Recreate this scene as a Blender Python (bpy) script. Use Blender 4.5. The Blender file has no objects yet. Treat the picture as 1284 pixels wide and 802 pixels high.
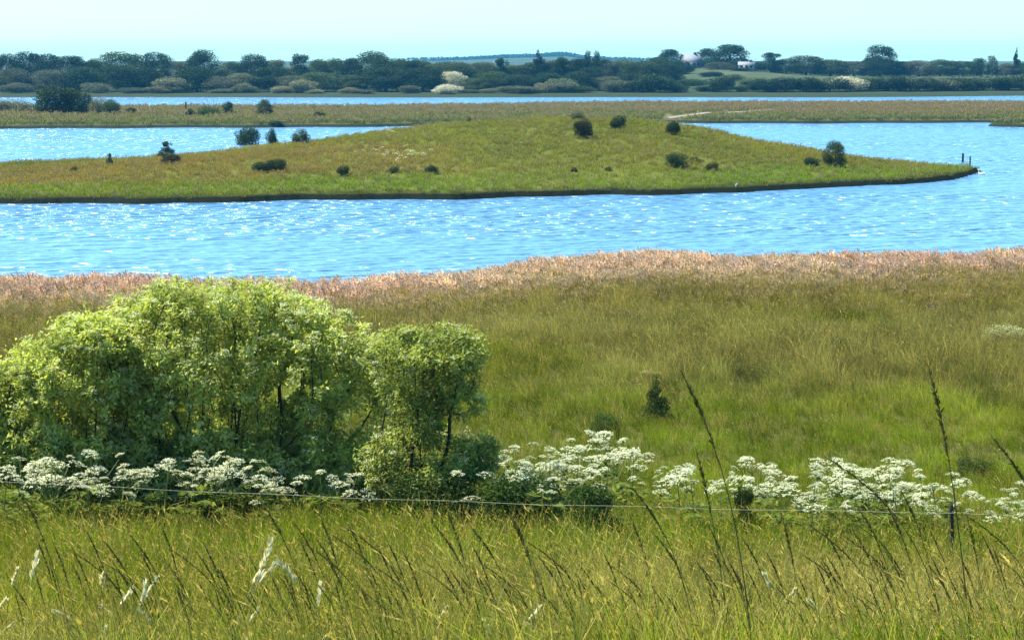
import bpy, math, random
import numpy as np
from mathutils import Vector, Matrix

random.seed(7)
RNG = np.random.default_rng(11)
S = bpy.context.scene
COL = S.collection
R = math.radians

# ------------------------------------------------------------------ camera
FPX, CX, CY, HORIZON = 3000.0, 642.0, 401.0, 72.0     # focal length and centre in photo pixels
CAMZ = 10.0
PITCH = math.atan((CY - HORIZON) / FPX)
cam = bpy.data.cameras.new('camera')
cam.sensor_width = 36.0
cam.lens = 36.0 * FPX / 1284.0
cam.clip_start, cam.clip_end = 0.5, 20000.0
camo = bpy.data.objects.new('camera', cam)
camo.location = (0, 0, CAMZ)
camo.rotation_euler = (math.pi / 2 - PITCH, 0, 0)
COL.objects.link(camo)
S.camera = camo

# ------------------------------------------------------------------ sky, sun, exposure
SUN_EL, SUN_AZ = R(54), R(-68)          # azimuth measured from the view direction (+Y), negative = left
w = bpy.data.worlds.new('World')
S.world = w
w.use_nodes = True
wn = w.node_tree
wn.nodes.clear()
sky = wn.nodes.new('ShaderNodeTexSky')
sky.sky_type = 'NISHITA'
sky.sun_disc = False
sky.sun_elevation = SUN_EL
sky.sun_rotation = SUN_AZ
sky.altitude = 0
sky.air_density = 1.0
sky.dust_density = 0.3
sky.ozone_density = 3.0
tint = wn.nodes.new('ShaderNodeMix')
tint.data_type = 'RGBA'
tint.blend_type = 'MULTIPLY'
tint.inputs['Factor'].default_value = 1.0
tint.inputs['B'].default_value = (0.44, 0.75, 0.85, 1)
bg = wn.nodes.new('ShaderNodeBackground')
bg.inputs['Strength'].default_value = 0.13
wo = wn.nodes.new('ShaderNodeOutputWorld')
wn.links.new(sky.outputs[0], tint.inputs['A'])
wn.links.new(tint.outputs['Result'], bg.inputs['Color'])
wn.links.new(bg.outputs[0], wo.inputs['Surface'])

sl = bpy.data.lights.new('sun', 'SUN')
sl.energy = 4.6
sl.angle = R(0.53)
sl.color = (1.0, 0.95, 0.86)
so = bpy.data.objects.new('sun', sl)
sd = Vector((math.sin(SUN_AZ) * math.cos(SUN_EL), math.cos(SUN_AZ) * math.cos(SUN_EL), math.sin(SUN_EL)))
so.rotation_euler = (-sd).to_track_quat('-Z', 'Y').to_euler()
so.location = (0, 0, 60)
COL.objects.link(so)

S.view_settings.view_transform = 'Standard'
S.view_settings.look = 'None'
S.view_settings.gamma = 1.0
S.view_settings.use_curve_mapping = False
S.view_settings.exposure = 1.33
S.render.engine = 'CYCLES'
S.cycles.use_denoising = True
S.cycles.max_bounces = 8
S.cycles.transparent_max_bounces = 6
S.cycles.volume_bounces = 0
S.cycles.caustics_reflective = False
S.cycles.caustics_refractive = False

# ------------------------------------------------------------------ helpers
def vdep(v):                       # tangent of the angle below the horizon of a photo row
    return math.tan(PITCH + math.atan((v - CY) / FPX))

def ray(u, v):
    cp, sp = math.cos(PITCH), math.sin(PITCH)
    a, b = (u - CX) / FPX, -(v - CY) / FPX
    return Vector((a, cp + b * sp, -sp + b * cp))

def at(u, v, y):                   # the point a pixel shows at distance y
    r = ray(u, v)
    return Vector((0, 0, CAMZ)) + r * (y / r.y)

def on(u, v, zf, y0, y1, n=500):   # the point where the pixel's ray meets a height function
    r = ray(u, v)
    for i in range(n + 1):
        y = y0 + (y1 - y0) * i / n
        t = y / r.y
        p = Vector((r.x * t, y, CAMZ + r.z * t))
        if p.z <= float(zf(np.array([p.x]), np.array([p.y]))[0]):
            return p
    return p

def lerp(a, b, t): return a + (b - a) * t
def sstep(a, b, x):
    t = np.clip((x - a) / (b - a), 0, 1)
    return t * t * (3 - 2 * t)

_H = np.random.default_rng(5).random((64, 64))
def vn(x, y, s=1.0, o=0.0):        # smooth value noise in 0..1
    x = np.asarray(x, float) / s + o * 7.31 + 1000.0
    y = np.asarray(y, float) / s + o * 3.77 + 1000.0
    xi, yi = np.floor(x).astype(int), np.floor(y).astype(int)
    fx, fy = x - xi, y - yi
    fx, fy = fx * fx * (3 - 2 * fx), fy * fy * (3 - 2 * fy)
    g = lambda i, j: _H[i % 64, j % 64]
    return (g(xi, yi) * (1 - fx) + g(xi + 1, yi) * fx) * (1 - fy) + (g(xi, yi + 1) * (1 - fx) + g(xi + 1, yi + 1) * fx) * fy
def fbm(x, y, s, o=0.0):
    return (vn(x, y, s, o) + 0.5 * vn(x, y, s / 2.1, o + 1) + 0.25 * vn(x, y, s / 4.3, o + 2)) / 1.75

def np_mesh(name, verts, faces, attrs=None, mat=None, smooth=False):
    """faces: list of int arrays (n,k); attrs: name -> per-vertex float array"""
    me = bpy.data.meshes.new(name)
    verts = np.asarray(verts, np.float32)
    me.vertices.add(len(verts))
    me.vertices.foreach_set('co', verts.ravel())
    if isinstance(faces, np.ndarray): faces = [faces]
    faces = [f for f in faces if len(f)]
    nl = sum(f.size for f in faces)
    npoly = sum(len(f) for f in faces)
    me.loops.add(nl)
    me.polygons.add(npoly)
    me.loops.foreach_set('vertex_index', np.concatenate([f.ravel() for f in faces]).astype(np.int32))
    tot = np.concatenate([np.full(len(f), f.shape[1]) for f in faces])
    st = np.concatenate([[0], np.cumsum(tot)[:-1]])
    me.polygons.foreach_set('loop_start', st.astype(np.int32))
    if smooth:
        me.polygons.foreach_set('use_smooth', np.ones(npoly, bool))
    for k, a in (attrs or {}).items():
        a = np.asarray(a, np.float32)
        if a.ndim == 1:
            at_ = me.attributes.new(k, 'FLOAT', 'POINT'); at_.data.foreach_set('value', a)
        else:
            at_ = me.attributes.new(k, 'FLOAT_VECTOR', 'POINT'); at_.data.foreach_set('vector', a.ravel())
    me.update(calc_edges=True)
    if mat: me.materials.append(mat)
    return me

def obj(name, me, parent=None, loc=(0, 0, 0), label=None, cat=None, group=None, kind=None):
    o = bpy.data.objects.new(name, me)
    COL.objects.link(o)
    o.location = loc
    if parent: o.parent = parent
    if label: o['label'] = label
    if cat: o['category'] = cat
    if group: o['group'] = group
    if kind: o['kind'] = kind
    return o

def thing(name, label, cat, loc=(0, 0, 0), rz=0.0, group=None, scale=(1, 1, 1)):
    o = obj(name, None, None, loc, label, cat, group)
    o.rotation_euler = (0, 0, rz)
    o.scale = scale
    o.empty_display_size = 0.2
    return o

class MB:                          # collects simple solids
    def __init__(s): s.v, s.f4, s.f3, s.n = [], [], [], 0
    def add(s, v, f4=(), f3=()):
        s.v.append(np.asarray(v, float))
        if len(f4): s.f4.append(np.asarray(f4, int) + s.n)
        if len(f3): s.f3.append(np.asarray(f3, int) + s.n)
        s.n += len(v)
    def box(s, a, b):
        x0, y0, z0 = a; x1, y1, z1 = b
        s.add([(x0, y0, z0), (x1, y0, z0), (x1, y1, z0), (x0, y1, z0), (x0, y0, z1), (x1, y0, z1), (x1, y1, z1), (x0, y1, z1)],
              [(3, 2, 1, 0), (4, 5, 6, 7), (0, 1, 5, 4), (1, 2, 6, 5), (2, 3, 7, 6), (3, 0, 4, 7)])
    def tube(s, pts, rad, k=5):
        pts = np.asarray(pts, float); n = len(pts)
        rad = np.broadcast_to(np.asarray(rad, float), (n,))
        t = np.gradient(pts, axis=0); t /= np.linalg.norm(t, axis=1)[:, None] + 1e-9
        ref = np.tile(np.array([0.31, 0.95, 0.02]), (n, 1))
        a = np.cross(t, ref); a /= np.linalg.norm(a, axis=1)[:, None] + 1e-9
        b = np.cross(t, a)
        an = np.arange(k) / k * 2 * math.pi
        v = pts[:, None] + rad[:, None, None] * (np.cos(an)[None, :, None] * a[:, None] + np.sin(an)[None, :, None] * b[:, None])
        i = np.arange(n - 1)[:, None] * k; j = np.arange(k)[None]
        f = np.stack([i + j, i + (j + 1) % k, i + k + (j + 1) % k, i + k + j], -1).reshape(-1, 4)
        caps = [(0, x + 1, x) for x in range(1, k - 1)] + [((n - 1) * k, (n - 1) * k + x, (n - 1) * k + x + 1) for x in range(1, k - 1)]
        s.add(v.reshape(-1, 3), f, caps)
    def mesh(s, name, mat=None, smooth=False):
        fs = []
        if s.f4: fs.append(np.concatenate(s.f4))
        if s.f3: fs.append(np.concatenate(s.f3))
        return np_mesh(name, np.concatenate(s.v), fs, None, mat, smooth)

def frames(d):                     # two unit vectors across each direction
    d = d / (np.linalg.norm(d, axis=1)[:, None] + 1e-9)
    up = np.where(np.abs(d[:, 2:3]) > 0.9, np.array([[1.0, 0, 0]]), np.array([[0, 0, 1.0]]))
    a = np.cross(d, up); a /= np.linalg.norm(a, axis=1)[:, None] + 1e-9
    return d, a, np.cross(a, d)

def leaf_arrays(pos, d, nrm_a, length, width, fold=0.25, droop=0.0):
    """folded two-triangle leaves: base, left, tip, right"""
    n = len(pos)
    _, a, b = frames(d)
    d = d / (np.linalg.norm(d, axis=1)[:, None] + 1e-9)
    c, s_ = np.cos(nrm_a)[:, None], np.sin(nrm_a)[:, None]
    side = a * c + b * s_
    nor = np.cross(d, side)
    L, W = length[:, None], width[:, None]
    v = np.empty((n, 4, 3))
    v[:, 0] = pos
    dz = np.array([0, 0, -1.0]) * L * droop
    v[:, 1] = pos + d * L * 0.45 + dz * .45 + side * W * 0.5 + nor * W * fold
    v[:, 2] = pos + d * L + dz
    v[:, 3] = pos + d * L * 0.45 + dz * .45 - side * W * 0.5 + nor * W * fold
    i = np.arange(n)[:, None] * 4
    f = np.concatenate([i + np.array([[0, 2, 1]]), i + np.array([[0, 3, 2]])])
    return v.reshape(-1, 3), f

# ------------------------------------------------------------------ materials
def new_mat(name):
    m = bpy.data.materials.new(name); m.use_nodes = True
    nt = m.node_tree; nt.nodes.clear()
    out = nt.nodes.new('ShaderNodeOutputMaterial')
    return m, nt, out, nt.nodes.new, nt.links.new

def mixn(nt, a, b, fac, mode='MIX'):
    n = nt.nodes.new('ShaderNodeMix'); n.data_type = 'RGBA'; n.blend_type = mode
    for key, val in (('A', a), ('B', b), ('Factor', fac)):
        if hasattr(val, 'is_output') or isinstance(val, bpy.types.NodeSocket): nt.links.new(val, n.inputs[key])
        else: n.inputs[key].default_value = val if key == 'Factor' else (*val, 1)
    return n.outputs['Result']

def foliage_mat(name, cola=None, colb=None, source='tint', transl=0.35, rough=0.55, spec=0.25, tcol=(1.15, 1.1, 0.55), var=0.5):
    """source 'tint': mesh attribute mixes two colours; 'object': the object's colour; 'instancer': a colour per scattered tuft"""
    m, nt, out, N, L = new_mat(name)
    att = N('ShaderNodeAttribute'); att.attribute_name = 'tint'
    if source == 'tint':
        c = mixn(nt, cola, colb, att.outputs['Fac'])
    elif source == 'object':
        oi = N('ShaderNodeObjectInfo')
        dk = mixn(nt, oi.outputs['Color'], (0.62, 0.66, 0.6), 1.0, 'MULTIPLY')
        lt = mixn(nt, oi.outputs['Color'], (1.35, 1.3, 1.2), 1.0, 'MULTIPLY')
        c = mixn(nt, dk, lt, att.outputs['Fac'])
    else:
        ia = N('ShaderNodeAttribute'); ia.attribute_type = 'INSTANCER'; ia.attribute_name = 'col'
        ib = N('ShaderNodeAttribute'); ib.attribute_type = 'INSTANCER'; ib.attribute_name = 'head'
        hd = N('ShaderNodeAttribute'); hd.attribute_name = 'ishead'
        c0 = mixn(nt, ia.outputs['Color'], ib.outputs['Color'], hd.outputs['Fac'])
        dk = mixn(nt, c0, (1 - var * .6, 1 - var * .5, 1 - var * .5), 1.0, 'MULTIPLY')
        lt = mixn(nt, c0, (1 + var, 1 + var * .9, 1 + var), 1.0, 'MULTIPLY')
        c = mixn(nt, dk, lt, att.outputs['Fac'])
    p = N('ShaderNodeBsdfPrincipled')
    p.inputs['Roughness'].default_value = rough
    p.inputs['Specular IOR Level'].default_value = spec
    L(c, p.inputs['Base Color'])
    t = N('ShaderNodeBsdfTranslucent')
    L(mixn(nt, c, tcol, 1.0, 'MULTIPLY'), t.inputs['Color'])
    mx = N('ShaderNodeMixShader'); mx.inputs[0].default_value = transl
    L(p.outputs[0], mx.inputs[1]); L(t.outputs[0], mx.inputs[2]); L(mx.outputs[0], out.inputs['Surface'])
    return m

def plain_mat(name, col, rough=0.8, spec=0.2, noise=0.0, nscale=8.0, bump=0.0, col2=None):
    m, nt, out, N, L = new_mat(name)
    p = N('ShaderNodeBsdfPrincipled')
    p.inputs['Roughness'].default_value = rough
    p.inputs['Specular IOR Level'].default_value = spec
    tc = N('ShaderNodeTexCoord')
    nz = N('ShaderNodeTexNoise'); nz.inputs['Scale'].default_value = nscale; nz.inputs['Detail'].default_value = 5
    L(tc.outputs['Object'], nz.inputs['Vector'])
    c2 = col2 or tuple(x * (1 - noise) for x in col)
    L(mixn(nt, col, c2, nz.outputs['Fac']), p.inputs['Base Color'])
    if bump:
        b = N('ShaderNodeBump'); b.inputs['Strength'].default_value = bump; b.inputs['Distance'].default_value = 0.05
        L(nz.outputs['Fac'], b.inputs['Height']); L(b.outputs[0], p.inputs['Normal'])
    L(p.outputs[0], out.inputs['Surface'])
    return m

def ground_mat(name, stops, scale=0.12, fine=2.5, edge=None):
    """patchy turf: noise picks among the colours; edge = (z0, z1, colour) a bare muddy bank by the waterline"""
    m, nt, out, N, L = new_mat(name)
    p = N('ShaderNodeBsdfPrincipled')
    p.inputs['Roughness'].default_value = 0.95
    p.inputs['Specular IOR Level'].default_value = 0.05
    g = N('ShaderNodeNewGeometry')
    mp = N('ShaderNodeMapping'); mp.inputs['Scale'].default_value = (1, 0.45, 1)
    L(g.outputs['Position'], mp.inputs['Vector'])
    nz = N('ShaderNodeTexNoise'); nz.inputs['Scale'].default_value = scale; nz.inputs['Detail'].default_value = 8; nz.inputs['Roughness'].default_value = 0.65
    L(mp.outputs[0], nz.inputs['Vector'])
    cr = N('ShaderNodeValToRGB')
    el = cr.color_ramp.elements
    for i, (pos, c) in enumerate(stops):
        e = el[i] if i < 2 else el.new(pos)
        e.position = pos; e.color = (*c, 1)
    L(nz.outputs['Fac'], cr.inputs[0])
    f = N('ShaderNodeTexNoise'); f.inputs['Scale'].default_value = fine; f.inputs['Detail'].default_value = 6
    L(g.outputs['Position'], f.inputs['Vector'])
    c = mixn(nt, cr.outputs[0], (0.5, 0.5, 0.45), f.outputs['Fac'], 'MULTIPLY')
    if edge:
        sx = N('ShaderNodeSeparateXYZ'); L(g.outputs['Position'], sx.inputs[0])
        ad = N('ShaderNodeMath'); ad.operation = 'MULTIPLY_ADD'; L(f.outputs['Fac'], ad.inputs[0]); ad.inputs[1].default_value = -0.12; L(sx.outputs['Z'], ad.inputs[2])
        mr = N('ShaderNodeMapRange'); mr.inputs['From Min'].default_value = edge[0]; mr.inputs['From Max'].default_value = edge[1]
        L(ad.outputs[0], mr.inputs['Value'])
        c = mixn(nt, edge[2], c, mr.outputs[0])
    L(c, p.inputs['Base Color'])
    b = N('ShaderNodeBump'); b.inputs['Strength'].default_value = 0.6; b.inputs['Distance'].default_value = 0.15
    L(f.outputs['Fac'], b.inputs['Height']); L(b.outputs[0], p.inputs['Normal'])
    L(p.outputs[0], out.inputs['Surface'])
    return m

def water_mat():
    m, nt, out, N, L = new_mat('water')
    p = N('ShaderNodeBsdfPrincipled')
    p.inputs['Base Color'].default_value = (0.10, 0.245, 0.40, 1)
    p.inputs['Roughness'].default_value = 0.22
    p.inputs['IOR'].default_value = 1.333
    p.inputs['Specular IOR Level'].default_value = 0.5
    g = N('ShaderNodeNewGeometry')
    def wave(sx, sy, scale, detail, rot=0.0):
        mp = N('ShaderNodeMapping'); mp.inputs['Scale'].default_value = (sx, sy, 1); mp.inputs['Rotation'].default_value = (0, 0, rot)
        L(g.outputs['Position'], mp.inputs['Vector'])
        n = N('ShaderNodeTexNoise'); n.inputs['Scale'].default_value = scale; n.inputs['Detail'].default_value = detail
        n.inputs['Roughness'].default_value = 0.55
        L(mp.outputs[0], n.inputs['Vector'])
        return n.outputs['Fac']
    a = wave(0.55, 1.0, 0.62, 1.2, R(6))
    b_ = wave(0.6, 1.0, 1.5, 1.0, R(-11))
    # wind lanes change how rough the ripples stand
    lane = wave(0.10, 1.0, 0.045, 4, R(2))
    ad = N('ShaderNodeMath'); ad.operation = 'MULTIPLY_ADD'; L(b_, ad.inputs[0]); ad.inputs[1].default_value = 0.5; L(a, ad.inputs[2])
    mr = N('ShaderNodeMapRange'); mr.inputs['From Min'].default_value = 0.3; mr.inputs['From Max'].default_value = 0.7
    mr.inputs['To Min'].default_value = 0.5; mr.inputs['To Max'].default_value = 1.0
    L(lane, mr.inputs['Value'])
    bp = N('ShaderNodeBump'); bp.inputs['Distance'].default_value = 2.8
    L(mr.outputs[0], bp.inputs['Strength'])
    L(ad.outputs[0], bp.inputs['Height']); L(bp.outputs[0], p.inputs['Normal'])
    L(p.outputs[0], out.inputs['Surface'])
    return m

M_CROWN = foliage_mat('crown_foliage', source='object', transl=0.24, spec=0.08, tcol=(1.1, 1.15, 0.6))
M_GRASS = foliage_mat('grass_blades', source='instancer', transl=0.42, rough=0.8, spec=0.04, tcol=(1.1, 1.05, 0.6), var=0.75)
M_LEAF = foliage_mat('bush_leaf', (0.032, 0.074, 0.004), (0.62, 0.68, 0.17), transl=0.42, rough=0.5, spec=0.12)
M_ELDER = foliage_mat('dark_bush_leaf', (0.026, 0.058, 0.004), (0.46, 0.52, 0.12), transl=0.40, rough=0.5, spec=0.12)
M_HERB = foliage_mat('herb_leaf', (0.07, 0.115, 0.010), (0.20, 0.24, 0.03), transl=0.4, spec=0.08)
M_PETAL = foliage_mat('white_petals', (0.58, 0.60, 0.28), (0.88, 0.88, 0.66), transl=0.3, rough=0.7, tcol=(1, 1, 0.9))
M_STEM = plain_mat('green_stem', (0.12, 0.16, 0.035), 0.6, 0.3, 0.3)
M_STALK = plain_mat('dark_stalk', (0.075, 0.08, 0.018), 0.7, 0.2, 0.4, 20)
M_STALKHEAD = foliage_mat('dark_seed_head', (0.055, 0.058, 0.012), (0.17, 0.14, 0.04), transl=0.2)
M_PALE = foliage_mat('pale_dry_grass', (0.62, 0.54, 0.24), (0.88, 0.82, 0.52), transl=0.3, tcol=(1, 1, 0.85))
M_BARK = plain_mat('bark', (0.060, 0.048, 0.032), 0.9, 0.1, 0.5, 12, 0.5)
M_BARK_FAR = plain_mat('grey_bark', (0.10, 0.085, 0.065), 0.9, 0.1, 0.4, 2)
M_WOOD = plain_mat('weathered_wood', (0.060, 0.055, 0.035), 0.9, 0.1, 0.5, 25, 0.5)
M_WIRE = plain_mat('white_fence_cord', (0.62, 0.60, 0.44), 0.6, 0.2, 0.5, 9)
M_PLASTIC = plain_mat('black_insulator', (0.02, 0.02, 0.02), 0.4, 0.4)
M_WATER = water_mat()

# ------------------------------------------------------------------ terrain
NY = [-40, -10, 0, 5, 9, 12, 16, 20, 25, 28, 34, 40, 50, 62, 75, 90, 100, 140]
NZ = [10.2, 8.9, 8.45, 8.15, 7.55, 6.72, 5.68, 4.68, 3.70, 3.25, 2.55, 2.05, 1.50, 1.10, 0.82, 0.50, 0.34, 0.2]
def shore(x):
    x = np.asarray(x, float)
    return 99.5 + 13.5 * sstep(-7, 7, x) + 1.2 * np.sin(x * 0.31 + 1) + 0.5 * np.sin(x * 1.1)
def z_near(x, y):
    x = np.asarray(x, float); y = np.asarray(y, float)
    z = np.interp(y, NY, NZ) + 0.16 * (vn(x, y, 3.1, 3) - .5) * sstep(10, 40, y) + 0.05 * (vn(x, y, 0.9, 4) - .5)
    return z - 0.9 * sstep(-2.5, 3.0, y - shore(x))

IU = np.array([-420, -200, 0, 140, 270, 390, 480, 560, 680, 800, 870, 1000, 1100, 1200, 1245])
IYC = np.array([190, 192, 196, 203, 210, 217, 224, 229, 232, 230, 226, 216, 211, 208, 209])
IZC = np.array([0.5, 0.55, 0.62, 0.97, 1.72, 2.35, 3.1, 3.7, 4.2, 4.08, 3.4, 1.96, 0.95, 0.55, 0.2])
IX = (IU - CX) / FPX * IYC
_fu = np.array([-420, 0, 250, 500, 650, 850, 1000, 1120, 1190, 1228, 1245])
_fv = np.array([256, 256, 254, 250, 247.5, 243.5, 238, 231, 226, 217, 214])
_fd = np.array([CAMZ / vdep(v) for v in _fv])
FXS, FYS = (_fu - CX) / FPX * _fd, _fd
def i_front(x): return np.interp(x, FXS, FYS) + 0.8 * np.sin(np.asarray(x) * 0.33) + 0.5 * np.sin(np.asarray(x) * 0.87 + 2) + 1.6 * (fbm(x, np.asarray(x) * 0, 2.2, 44) - .5)
def i_back(x):
    yc = np.interp(x, IX, IYC)
    return yc + np.interp(x, [-75, -45, -20, 0, 18, 30, 41], [18, 24, 34, 40, 30, 12, 2.5]) + 0.8 * np.sin(np.asarray(x) * 0.41)
X_TIP = FXS[-1] - 0.6
def z_island(x, y):
    x = np.asarray(x, float); y = np.asarray(y, float)
    yc, zc = np.interp(x, IX, IYC), np.interp(x, IX, IZC)
    f, b = i_front(x), i_back(x)
    bk = 0.18 + 0.40 * fbm(x, y * 0, 3.2, 41)
    t1 = np.clip((y - f) / np.maximum(yc - f, 1), 0, 1); t2 = np.clip((b - y) / np.maximum(b - yc, 1), 0, 1)
    t = np.where(y < yc, t1, t2)
    prof = np.where(t > 0, bk + (np.maximum(zc, .5) - bk) * (t ** 1.25) * (1.6 - 0.6 * t), 0)
    ins = np.minimum(np.minimum(y - f, b - y), (X_TIP - x) * 1.2)
    prof = np.minimum(prof, bk + np.maximum(ins, 0) * 0.12)
    bank = sstep(-0.7, 0.5, ins)
    return prof * bank - 0.5 * (1 - bank) + 0.5 * (fbm(x, y, 11, 12) - .45) * sstep(2, 9, ins) + 0.12 * (vn(x, y, 5, 8) - .5) * bank

def m_front(x): return 341 + 26 * sstep(-45, 20, np.asarray(x, float)) + 2.0 * np.sin(np.asarray(x) * 0.11) + 1.2 * np.sin(np.asarray(x) * 0.37)
def m_back(x): return 462 + 45 * sstep(-60, 60, np.asarray(x, float)) + 4 * np.sin(np.asarray(x) * 0.07)
def z_marsh(x, y):
    x = np.asarray(x, float); y = np.asarray(y, float)
    ins = np.minimum(y - m_front(x), m_back(x) - y)
    return -0.5 + 0.95 * sstep(-2, 1.5, ins) + 0.35 * sstep(3, 30, ins) * vn(x, y, 16, 2)

FARN = lambda x: 604 + 42 * sstep(60, 190, np.asarray(x, float)) + 3 * np.sin(np.asarray(x) * 0.05)
def z_far(x, y):
    x = np.asarray(x, float); y = np.asarray(y, float)
    ins = y - FARN(x)
    hill = sstep(680, 880, y) * (1.6 + 2.9 * np.exp(-((x - 72) / 23.0) ** 2))
    rid = 6.0 * sstep(2600, 3400, y) * np.exp(-((x - 30) / 110.0) ** 2)
    return -0.6 + 1.5 * sstep(-3, 3, ins) + 0.9 * sstep(0, 60, ins) + hill + rid

def sheet(name, zf, ys, half, ncol, mat, label=None):
    ys = np.asarray(ys, float)
    s = np.linspace(-1, 1, ncol)
    hw = np.array([half(y) for y in ys]) if callable(half) else np.full(len(ys), half)
    X = s[None] * hw[:, None]; Y = np.repeat(ys[:, None], ncol, 1)
    Z = zf(X, Y)
    v = np.stack([X, Y, Z], -1).reshape(-1, 3)
    i = (np.arange(len(ys) - 1)[:, None] * ncol + np.arange(ncol - 1)[None]).ravel()
    f = np.stack([i, i + 1, i + ncol + 1, i + ncol], -1)
    o = obj(name, np_mesh(name, v, f, None, mat, True), kind='structure')
    if label: o['label'] = label
    return o

MUD = (0.009, 0.012, 0.005)
G_NEAR = ground_mat('meadow_ground', [(0.3, (0.070, 0.085, 0.016)), (0.5, (0.12, 0.125, 0.03)), (0.7, (0.15, 0.12, 0.05))], 0.25, 4.0)
G_ISLAND = ground_mat('island_turf', [(0.3, (0.085, 0.115, 0.014)), (0.52, (0.125, 0.145, 0.022)), (0.7, (0.16, 0.13, 0.04))], 0.08, 1.6, edge=(0.28, 0.5, MUD))
G_MARSH = ground_mat('marsh_turf', [(0.3, (0.10, 0.125, 0.03)), (0.5, (0.15, 0.145, 0.05)), (0.7, (0.22, 0.16, 0.09))], 0.035, 0.8, edge=(0.25, 0.5, (0.02, 0.026, 0.014)))
G_FAR = ground_mat('far_fields', [(0.3, (0.05, 0.08, 0.03)), (0.55, (0.08, 0.105, 0.045)), (0.7, (0.17, 0.16, 0.10))], 0.012, 0.3, edge=(1.7, 2.6, (0.035, 0.05, 0.022)))

sheet('ground', z_near, np.concatenate([np.arange(-40, 5, 3), np.arange(5, 60, 0.5), np.arange(60, 122, 0.8)]), lambda y: 30 + 0.45 * max(y, 0), 150, G_NEAR,
      'grassy hillside falling to a flat meadow by the water')
sheet('island', z_island, np.concatenate([np.arange(155, 215, 0.6), np.arange(215, 282, 1.0)]), 80, 220, G_ISLAND, 'low green island with a dark muddy bank')
sheet('marsh_strip', z_marsh, np.concatenate([np.arange(334, 380, 1.2), np.arange(380, 520, 3)]), 260, 200, G_MARSH, 'flat strip of salt marsh behind the island')
sheet('far_shore', z_far, np.concatenate([np.arange(594, 700, 3), np.arange(700, 1000, 10), np.arange(1000, 4001, 60)]), lambda y: 260 + 0.5 * y, 180, G_FAR, 'far shore with fields and a low wooded ridge')
# low reedy islet that enters at the right edge
_c = at(1300, 157, 372)
def z_islet(x, y):
    x = np.asarray(x, float); y = np.asarray(y, float)
    d = 1 - np.abs((x - 84) / 14.5) ** 2.4 - ((y - 351) / 7.0) ** 2
    return -0.5 + 0.85 * sstep(-0.1, 0.12, d) + 0.25 * sstep(0.1, .5, d)
_s = np.linspace(64, 104, 60); _t = np.linspace(340, 362, 40)
X, Y = np.meshgrid(_s, _t)
i = (np.arange(39)[:, None] * 60 + np.arange(59)[None]).ravel()
obj('islet', np_mesh('islet', np.stack([X, Y, z_islet(X, Y)], -1).reshape(-1, 3), np.stack([i, i + 1, i + 61, i + 60], -1), None, G_MARSH, True), kind='structure',
    label='low reedy islet at the right edge')

# water: one sheet
o = obj('water', np_mesh('water', [(-2600, 60, 0), (2600, 60, 0), (2600, 1200, 0), (-2600, 1200, 0)], np.array([[0, 1, 2, 3]]), None, M_WATER), kind='structure', label='wind-rippled blue lagoon water')

# ------------------------------------------------------------------ haze
hz, hnt, hout, HN, HL = new_mat('haze_air')
pv = HN('ShaderNodeVolumePrincipled')
pv.inputs['Color'].default_value = (0.10, 0.56, 1.0, 1)
pv.inputs['Density'].default_value = 0.00010
pv.inputs['Anisotropy'].default_value = 0.25
HL(pv.outputs[0], hout.inputs['Volume'])
mb = MB(); mb.box((-3200, -120, -2.0), (3200, 4300, 30))
obj('haze', mb.mesh('haze', hz), kind='stuff', label='thin blue sea haze over the lagoon', cat='haze')

# ------------------------------------------------------------------ grass: scattered tufts
def tuft(name, nblade, hmin, hmax, spread, width, lean, heads=0.0, headlen=0.2, headw=0.02, seed=0, bend=0.35):
    g = np.random.default_rng(seed)
    V, F, T, H = [], [], [], []
    n0 = 0
    for k in range(nblade):
        a = g.uniform(0, 6.283); r = spread * math.sqrt(g.random())
        base = np.array([r * math.cos(a), r * math.sin(a), -0.03])
        h = g.uniform(hmin, hmax)
        da = a + g.normal(0, 0.9)
        out = np.array([math.cos(da), math.sin(da), 0]) * abs(g.normal(0, bend)) * h + np.array([-lean * h * g.uniform(.5, 1.3), 0, 0])
        fa = g.uniform(0, 3.1416)
        side = np.array([math.cos(fa), math.sin(fa), 0]) * width * g.uniform(.6, 1.3) * 0.5
        t = g.random()
        ts = [0, 0.45, 0.8]
        pts = [base + np.array([0, 0, h * (1 - 0.25 * bend * q) * q]) + out * q * q for q in ts + [1.0]]
        ws = [1, 0.85, 0.5]
        vs = []
        for p, ww in zip(pts[:3], ws): vs += [p - side * ww, p + side * ww]
        vs.append(pts[3])
        V += vs; T += [t] * 7; H += [0] * 7
        F += [(n0, n0 + 1, n0 + 3, n0 + 2), (n0 + 2, n0 + 3, n0 + 5, n0 + 4)]
        F.append((n0 + 4, n0 + 5, n0 + 6, n0 + 6))
        n0 += 7
        if g.random() < heads:
            d = pts[3] - pts[2]; d /= np.linalg.norm(d)
            for q in range(5):
                c = pts[3] - d * headlen * (0.15 + 0.17 * q)
                aa = g.uniform(0, 6.283)
                s2 = np.array([math.cos(aa), math.sin(aa), g.uniform(-.2, .5)]) * headw * (0.5 + 0.22 * q) * g.uniform(.7, 1.3)
                e = d * headlen * 0.24
                V += [c, c + s2 + e * .5, c + e * 1.4, c - s2 * .5 + e * .6]
                T += [g.random()] * 4; H += [1] * 4
                F += [(n0, n0 + 1, n0 + 2, n0 + 3)]
                n0 += 4
    f4 = np.array([f for f in F if f[2] != f[3]]); f3 = np.array([f[:3] for f in F if f[2] == f[3]])
    me = np_mesh(name, np.array(V), [f4, f3], {'tint': np.array(T), 'ishead': np.array(H, float)}, M_GRASS)
    return bpy.data.objects.new(name, me)          # a source for scattering, not linked to the scene

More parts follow.
